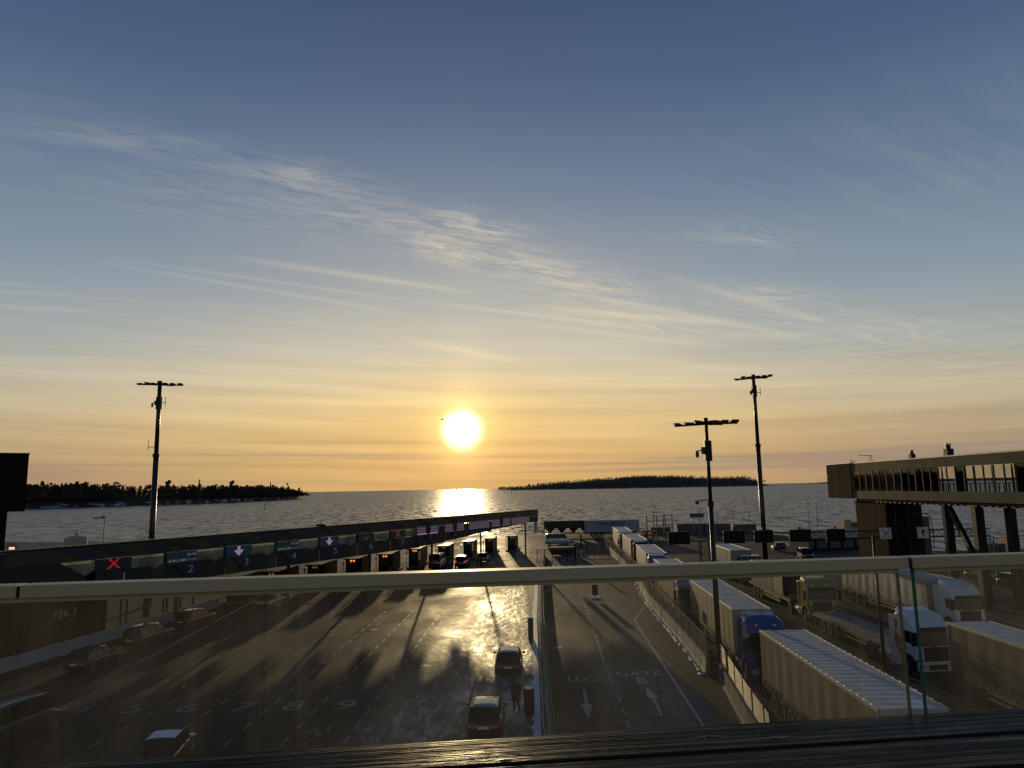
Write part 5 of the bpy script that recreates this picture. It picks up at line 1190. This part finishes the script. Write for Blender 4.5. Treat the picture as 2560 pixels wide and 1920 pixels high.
for (xc, kind, lab) in [(43.9, 'x', 'square white lane sign with a black X on the gantry before the dark tower'), (48.3, 'a', 'square white lane sign with a black upward arrow, right of the X sign')]:
    o = empty('lane_sign', (xc, GY-.35, 6.1), 0, lab, 'sign')
    MB().box(-.66, .66, 0, .1, -.66, .66).build('plate', M['sign_white'], o, bevel=.02)
    fxy = lambda u, v, w: (u, -w, v)
    if kind == 'x':
        for s in (-1, 1): MB().prism([(-.52, -.46*s), (-.46, -.52*s), (.52, .46*s), (.46, .52*s)], fxy, .003, .012).build('cross_bar', M['black'], o)
    else: MB().prism([(-.07, -.42), (.07, -.42), (.07, .08), (.24, -.02), (.24, .12), (0, .42), (-.24, .12), (-.24, -.02), (-.07, .08)], fxy, .003, .012).build('arrow', M['black'], o)
    MB().box(-.1, .1, .1, .3, -.4, .4).build('bracket', M['black'], o)
o = empty('slim_post', (24.1, 49.3, 0), 0, 'slim post standing beside the white lorry with orange bands', 'post')
MB().tube((0, 0, 0), (0, 0, 8.6), .13, .085, 10).build('shaft', M['mast'], o, smooth=True); MB().box(-.2, .2, -.2, .2, 0, .05).build('foot_plate', M['mast'], o)
MB().tube((0, 0, 6), (0, 0, 6.2), .14, n=10).build('clamp', M['galv'], o)

# ------------------------------------------------------------------ things along the far quay
def crate(name, x, y, w, d, h, m, label, cat, az=0, group=None, z=0, extra=None):
    o = empty(name, (x, y, z), -R(az), label, cat, group)
    MB().box(-w/2, w/2, -d/2, d/2, 0, h).build('body', m, o, bevel=.04)
    for k in range(max(1, int(w/1.4))):
        xx = -w/2+(k+.5)*w/max(1, int(w/1.4)); MB().box(xx-.05, xx+.05, -d/2-.06, -d/2-.003, .05, h-.05).build('rib', m, o)
    MB().box(-w/2-.03, w/2+.03, -d/2-.03, d/2+.03, h, h+.08).build('lid', M['grey_box'], o)
    return o
qn = ['just right of the grey TRANSPORT trailer', 'left of the tall mast, long one', 'behind the tall mast', 'right of the tall mast', 'third right of the tall mast', 'nearest to the beige tower blocks']
for i, (x, w, h) in enumerate([(37.0, 5.0, 1.7), (45.0, 7.5, 2.4), (51.5, 6.5, 2.3), (58.5, 5.8, 2.0), (61.0, 5.0, 1.8), (56.0, 5.0, 1.3)]):
    if i < 4: crate('quay_container', x, 186.5+(i % 2)*.6, w, 2.4, h-.1, M['grey_box'], 'low grey container on the quay edge '+qn[i], 'container', group='grey containers on the quay edge')
M['beige'] = mat('beige_steel', (.40, .30, .18), .7, var=.3)
o = empty('ramp_tower', (73.0, 158.0, -2), 0, 'beige block structure with stub towers above the far quay, left of the brown tower', 'tower')
for (x0, x1, z1, m_) in ((-2.4, -.9, 6.2, 'beige'), (-.9, .9, 5.6, 'grey_box'), (.7, 2.0, 7.1, 'beige'), (2.0, 4.6, 5.0, 'grey_box'), (4.0, 5.2, 6.8, 'beige')):
    MB().box(x0, x1, -1.5, 1.5, 0, z1).build('block', M[m_], o, bevel=.05)
MB().bar((-1, -1.6, 4.5), (4.4, -1.6, 4.2), .12).build('rail', M['alu'], o)
MB().box(-.6, .6, -1.56, -1.5, 3.9, 4.2).build('lamp_panel', M['gate_white'], o)
o = empty('fuel_tank_tower', (64.0, 118.0, 0), 0, 'beige and grey pump tower with a bent pipe, left of the gallery legs', 'tower')
MB().box(-2.6, -.3, -1, 1.2, 0, 6.6).build('beige_half', M['beige'], o, bevel=.06); MB().box(-.28, 2.4, -1.2, 1.2, 0, 6.5).build('grey_half', M['grey_box'], o, bevel=.3)
MB().box(-.5, .4, -.4, .4, 6.6, 7.4).build('hatch', M['tank'], o)
g = MB(); pp = [(0, 0, 6.9), (2.6, 0, 6.9), (3.1, 0, 6.4), (3.4, 0, 4.2), (3.3, 0, 1.5)]
for a, b in zip(pp, pp[1:]): g.tube(a, b, .09, n=8)
g.build('pipe', M['trailer_frame'], o)
crate('utility_box', 76.5, 118.0, 3.2, 2, 1.9, M['grey_box'], 'grey utility box on the quay under the gallery', 'box')
crate('utility_box', 79.6, 118.0, 2.0, 1.6, 2.9, M['orange'], 'orange brown box with aerials beside the grey utility box', 'box')
o = empty('pale_shed', (58.0, 138.0, 0), R(8), 'low pale shed roof beyond the lorries, left of the tower', 'shed')
g = MB(); g.loft([[(-7, -4, 2.2), (7, -4, 2.2), (7, 0, 3.4), (-7, 0, 3.4)], [(-7, -4, 2.05), (7, -4, 2.05), (7, 0, 3.2), (-7, 0, 3.2)]]); g.build('roof', M['beige'], o); MB().box(-6.8, 6.8, -3.9, -.1, 0, 2.04).build('wall', M['tower_black'], o)
for k in range(5): MB().box(-6.2+k*2.6, -4.2+k*2.6, -3.96, -3.902, .3, 1.7).build('door', M['grey_box'], o)
crate('beige_kiosk', 50.3, 131.0, 3.4, 2, 1.6, M['beige'], 'small beige kiosk wall right of the red car', 'kiosk')
o = empty('stacked_frames', (33.6, 168, 0), 0, 'open black steel frames standing on the quay behind the first signal box', 'frame')
for x in (-3.2, -1.6, -.9, .6, 1.0, 2.6): MB().box(x-.09, x+.09, -.1, .1, 0, 5.4).build('upright', M['black'], o)
for z in (3.2, 4.3, 5.3): MB().box(-1.6, 2.6, -.05, .05, z-.05, z+.05).build('cross_bar', M['black'], o)
o = empty('notice_board', (42.5, 170, 0), 0, 'dark notice board on two legs at the quay edge left of the tall mast', 'board')
MB().box(-1.6, 1.6, -.05, .05, 4.6, 5.6).build('board', M['grey_box'], o)
for x in (-.8, .8): MB().box(x-.05, x+.05, -.05, .05, 0, 4.6).build('leg', M['black'], o)
o = empty('orange_bench', (30.5, 166, 0), 0, 'small orange frame on the quay left of the black frames', 'frame')
MB().box(-1.6, 1.6, -.3, .3, 1.7, 2.1).build('top', M['orange'], o)
for x in (-.8, .8): MB().box(x-.2, x+.2, -.2, .2, 0, 1.7).build('leg', M['orange'], o)
qf = empty('quay_railing', (0, 0, 0), 0, 'thin railing and lamp stubs along the far quay edge', 'railing')
for k in range(58): MB().box(2+k*1.02*1.0-.03, 2+k*1.02+.03, 190.0, 190.06, 0, 1.25).build('post', M['black'], qf)
for z in (.65, 1.2): MB().box(2, 61, 190.0, 190.05, z, z+.07).build('rail', M['black'], qf)
for i, (x, y) in enumerate([(47.8, 189), (52.5, 189), (56.7, 189), (60.5, 188), (64.5, 160), (66.3, 160)]):
    o = empty('lamp_post', (x, y, 0), 0, ['thin lamp post at the water edge near the tall mast', 'second thin lamp post at the water edge', 'third thin lamp post at the water edge', 'fourth thin lamp post at the water edge', 'curved signal pole with red tip left of the beige blocks', 'straight signal pole with red tip close to the beige blocks'][i], 'lamp post', 'thin posts along the water')
    h_ = 5 if i < 4 else 7.6
    MB().tube((0, 0, 0), (0, 0, h_), .06, .04, 6).build('pole', M['mast'], o); MB().box(-.25, .25, -.08, .08, h_, h_+.14).build('head', M['orange'] if i > 3 else M['black'], o)
# left quay: tank, windsock, signal box, low roof
o = empty('storage_tank', (-92.0, 153.5, 0), 0, 'cream cylindrical tank with a cap behind the left part of the canopy', 'tank')
MB().tube((0, 0, 0), (0, 0, 3.6), 2.15, n=28).build('shell', M['tank'], o, smooth=False); MB().tube((0, 0, 3.6), (0, 0, 4.0), 2.2, .9, n=28).build('cone_roof', M['tank'], o); MB().tube((0, 0, 4.0), (0, 0, 4.75), .35, n=10).build('vent', M['tank'], o)
for k in range(14): a = k*2*math.pi/14; MB().bar((math.cos(a)*2.17, math.sin(a)*2.17, 0), (math.cos(a)*2.17, math.sin(a)*2.17, 3.55), .08).build('stave', M['tank'], o)
o = empty('windsock', (-85.5, 152, 0), 0, 'red and white windsock on a pole right of the cream tank', 'windsock')
MB().tube((0, 0, 0), (0, 0, 7.9), .08, .05, 8).build('pole', M['black'], o)
for k in range(4): MB().tube((-.1-k*.62, 0, 7.8-k*.07), (-.1-(k+1)*.62, 0, 7.8-(k+1)*.07), .34-.05*k, .29-.05*k, 10).build('sleeve_band', M['orange'] if k % 2 == 0 else M['gate_white'], o)
o = empty('low_roof', (-77.5, 149, -.7), R(0), 'low snowy flat roof behind the canopy, right of the cream tank', 'shed')
MB().box(-6.5, 6.0, -3, 3, 0, 2.6).build('wall', M['grey_box'], o); MB().box(-6.8, 6.3, -3.3, 3.3, 2.6, 2.78).build('roof', M['snow'], o)
for k in range(4): MB().box(-5.5+k*3, -4+k*3, -3.05, -3.0, .5, 2.0).build('window', M['autoglass'], o)
o = empty('warning_sign', (-103.0, 150, 0), 0, 'red framed white warning sign left of the cream tank', 'sign')
MB().box(-1.0, 1.0, -.06, .06, 1.4, 2.9).build('frame', M['orange'], o); MB().box(-.6, .6, -.075, -.062, 1.6, 2.1).build('panel', mat('lit_panel', (.8, .8, .8), .4, emit=(.9, .8, .7), estr=.8), o); MB().box(-.05, .05, -.05, .05, 0, 1.4).build('post', M['black'], o)
# gate and low fence at the end of the exit road
o = empty('steel_gate', (0, 0, 0), 0, 'black barred gate across the end of the gate road', 'gate')
for k in range(5): x = 11.3+k*1.25; MB().box(x-.06, x+.06, 128.0, 128.12, 0, 2.5).build('post', M['black'], o)
for z in (.3, 1.3, 2.4): MB().box(11.3, 16.3, 128.02, 128.1, z-.04, z+.04).build('rail', M['galv'], o)
for k in range(24): MB().box(11.4+k*.205-.015, 11.4+k*.205+.015, 128.04, 128.07, .3, 2.4).build('bar', M['black'], o)
o = empty('mesh_fence', (0, 0, 0), 0, 'dark fence in front of the sideways white van', 'fence')
for k in range(6): x = 3.6+k*1.25; MB().box(x-.05, x+.05, 121.0, 121.1, 0, 2.15).build('post', M['black'], o)
for z in (.15, 2.1): MB().box(3.6, 9.85, 121.02, 121.08, z-.03, z+.03).build('rail', M['galv'], o)
for k in range(30): MB().box(3.7+k*.208-.014, 3.7+k*.208+.014, 121.04, 121.06, .15, 2.1).build('bar', M['black'], o)
for i, (x, y, h_) in enumerate([(9.9, 121, 2.9), (12.1, 134, 3.6), (11.4, 126.5, 1.2)]):
    o = empty('bollard' if h_ < 2 else 'signal_post', (x, y, 0), 0, ['thick black post at the fence corner', 'post with a sun-glinting white head at the road end', 'short pale bollard by the barred gate'][i], 'bollard' if h_ < 2 else 'post')
    MB().tube((0, 0, 0), (0, 0, h_), .14, n=10).build('shaft', M['gate_white'] if h_ < 2 else M['black'], o); MB().tube((0, 0, h_), (0, 0, h_+.2), .22, .16, 10).build('head', M['gate_white'], o)
o = empty('skip_container', (8.6, 133, 0), R(10), 'dark open skip standing beside the road end', 'skip')
g = MB(); g.loft([[(-2, -1, .2), (2, -1, .2), (2, 1, .2), (-2, 1, .2)], [(-2.5, -1.1, 1.5), (2.5, -1.1, 1.5), (2.5, 1.1, 1.5), (-2.5, 1.1, 1.5)]]); g.build('hull', M['trailer_frame'], o)
for x in (-1.5, 0, 1.5): MB().box(x-.06, x+.06, -1.2, -1.1, .3, 1.5).build('rib', M['trailer_frame'], o)
# gull
o = empty('gull', (-11.6, 118, 23.6), R(20), 'pale gull gliding left above the sun', 'bird')
g = MB(); g.loft([[(y_, r_*math.cos(a), r_*math.sin(a)) for a in [i*math.pi/4 for i in range(8)]] for y_, r_ in ((-.28, .01), (-.15, .06), (.02, .075), (.16, .05), (.24, .02))]); g.build('body', M['gate_white'], o, smooth=True)
for s in (-1, 1):
    g = MB(); g.loft([[(x_-.07, s*y_, z_), (x_+.07*(1-t_), s*y_, z_+.015), (x_-.07, s*y_, z_+.012)] for x_, y_, z_, t_ in ((0, .05, .02, 0), (.06, .35, .16, .2), (-.02, .66, .12, .7))]); g.build('wing', M['gate_white'], o)

# ------------------------------------------------------------------ glass balustrade and wooden ledge in front of the photographer
bal = empty('glass_balustrade', (0, 1.366, 0), math.atan(.1167), 'glass balustrade with a flat satin metal handrail right in front of the camera', 'railing')
RZ = EYE-.15
for (x0, x1) in ((-2.6, -.861), (-.855, .781), (.789, 2.6)):
    MB().box(x0, x1, -.004, .036, RZ-.0215, RZ).build('handrail', M['warmtoned'], bal, bevel=.0015)
for xg in (-.858, .785): MB().box(xg-.012, xg+.012, .0, .032, RZ-.0205, RZ-.0012).build('dark_gap_filler', M['black'], bal)  # black filler added to stop sun leaking and keep the rail gaps dark
for (x0, x1) in ((-2.5, -.860), (-.857, .767), (.800, 2.5)):
    gp_ = MB().box(x0, x1, .012, .020, RZ-.95, RZ-.0218).build('glass_pane', rail_glass, bal)
    for xe in ((x0, x1) if x0 > 0 else (x1,) if x1 > 0 else ()): MB().box(xe-.0006, xe+.0006, .0115, .0205, RZ-.95, RZ-.0218).build('pane_edge', M['galv'] if xe == .767 else edge_glass if xe == .800 else M['led_off'], bal)
    MB().box(x0, x1, .0085, .0235, RZ-.030, RZ-.0217).build('edge_gasket', M['warmtoned'], bal)
def wood_mat():
    m = bpy.data.materials.new('wet_weathered_wood'); m.use_nodes = True; t = NT(m.node_tree)
    tc = t.n('ShaderNodeTexCoord'); O = tc.outputs['Object']
    n = t.noise(t.v('MULTIPLY', O, (2, 60, 20)), 1.5, 5, .65, .2); n2 = t.noise(t.v('MULTIPLY', O, (3, 9, 3)), 2, 4, .6)
    p = t.n('ShaderNodeBsdfPrincipled'); t.set(p.inputs['Base Color'], t.mix(n, (.006, .004, .003), t.mix(n2, (.040, .027, .015), (.014, .010, .007))))
    t.set(p.inputs['Roughness'], t.rng(n2, .35, .7, .26, .55)); p.inputs['Specular IOR Level'].default_value = .11
    h = t.m('ADD', t.m('MULTIPLY', n, .0007), t.m('MULTIPLY', t.noise(O, 260, 3, .6), .00025))
    b = t.n('ShaderNodeBump', i_Strength=.8, i_Distance=1.0, i_Height=h); t.set(p.inputs['Normal'], b)
    t.n('ShaderNodeOutputMaterial', i_0=p); return m
M['wood'] = wood_mat()
ledge = empty('wooden_ledge', (0, 1.366, 0), math.atan(.1167), 'dark weathered plank ledge with raised grain and knots along the bottom edge', 'ledge')
LZ = EYE-.44
def plank(y0, y1, seed, knots, zoff=0):
    nx, ny = 620, int((y1-y0)/.0009); vs = []; x0, x1 = -1.25, 1.45
    ph = [random.Random(seed+k).random()*6.28 for k in range(9)]
    for j in range(ny+1):
        yy = y0+(y1-y0)*j/ny
        for i in range(nx+1):
            xx = x0+(x1-x0)*i/nx; w = yy+.012*noise.noise(Vector((xx*1.3, yy*4, seed)))+.004*noise.noise(Vector((xx*5, yy*12, seed+3)))
            d_k = 1
            for (kx, ky, kr) in knots:
                dx, dy = (xx-kx)/2.6, yy-ky; d = math.hypot(dx, dy); w += (1 if dy > 0 else -1)*kr*.9*math.exp(-(d/kr)**2)*(-1); 
                if d < kr*.62: d_k = d/(kr*.62); w = d*1.3+ky
            q = w*1000
            h_ = .45*math.sin(q/.62+ph[0])+.35*math.sin(q/1.27+ph[1])+.4*math.sin(q/3.7+ph[2])+.5*noise.noise(Vector((xx*2, q/2.2, seed+9)))
            h_ = max(-.9, h_)*.0005
            e = min(yy-y0, y1-yy); edge = -.004*max(0, 1-e/.006)**2
            vs.append((xx, yy, LZ+zoff+h_+edge+(.0012*(1-d_k))))
    g = MB(); g.add(vs, [(j*(nx+1)+i, j*(nx+1)+i+1, (j+1)*(nx+1)+i+1, (j+1)*(nx+1)+i) for j in range(ny) for i in range(nx)])
    o = g.build('plank', M['wood'], ledge, smooth=True, recalc=False)
    MB().box(x0, x1, y0+.001, y1-.001, LZ-.04+zoff, LZ-.006+zoff).build('plank_core', M['wood'], ledge)
plank(-.128, -.004, 5, [(-.035, -.112, .014), (.44, -.088, .016), (.33, -.062, .012)])
plank(-.262, -.134, 11, [], -.001)
MB().box(-1.25, 1.45, -.30, .0, LZ-.12, LZ-.045).build('bearer', M['wood'], ledge)
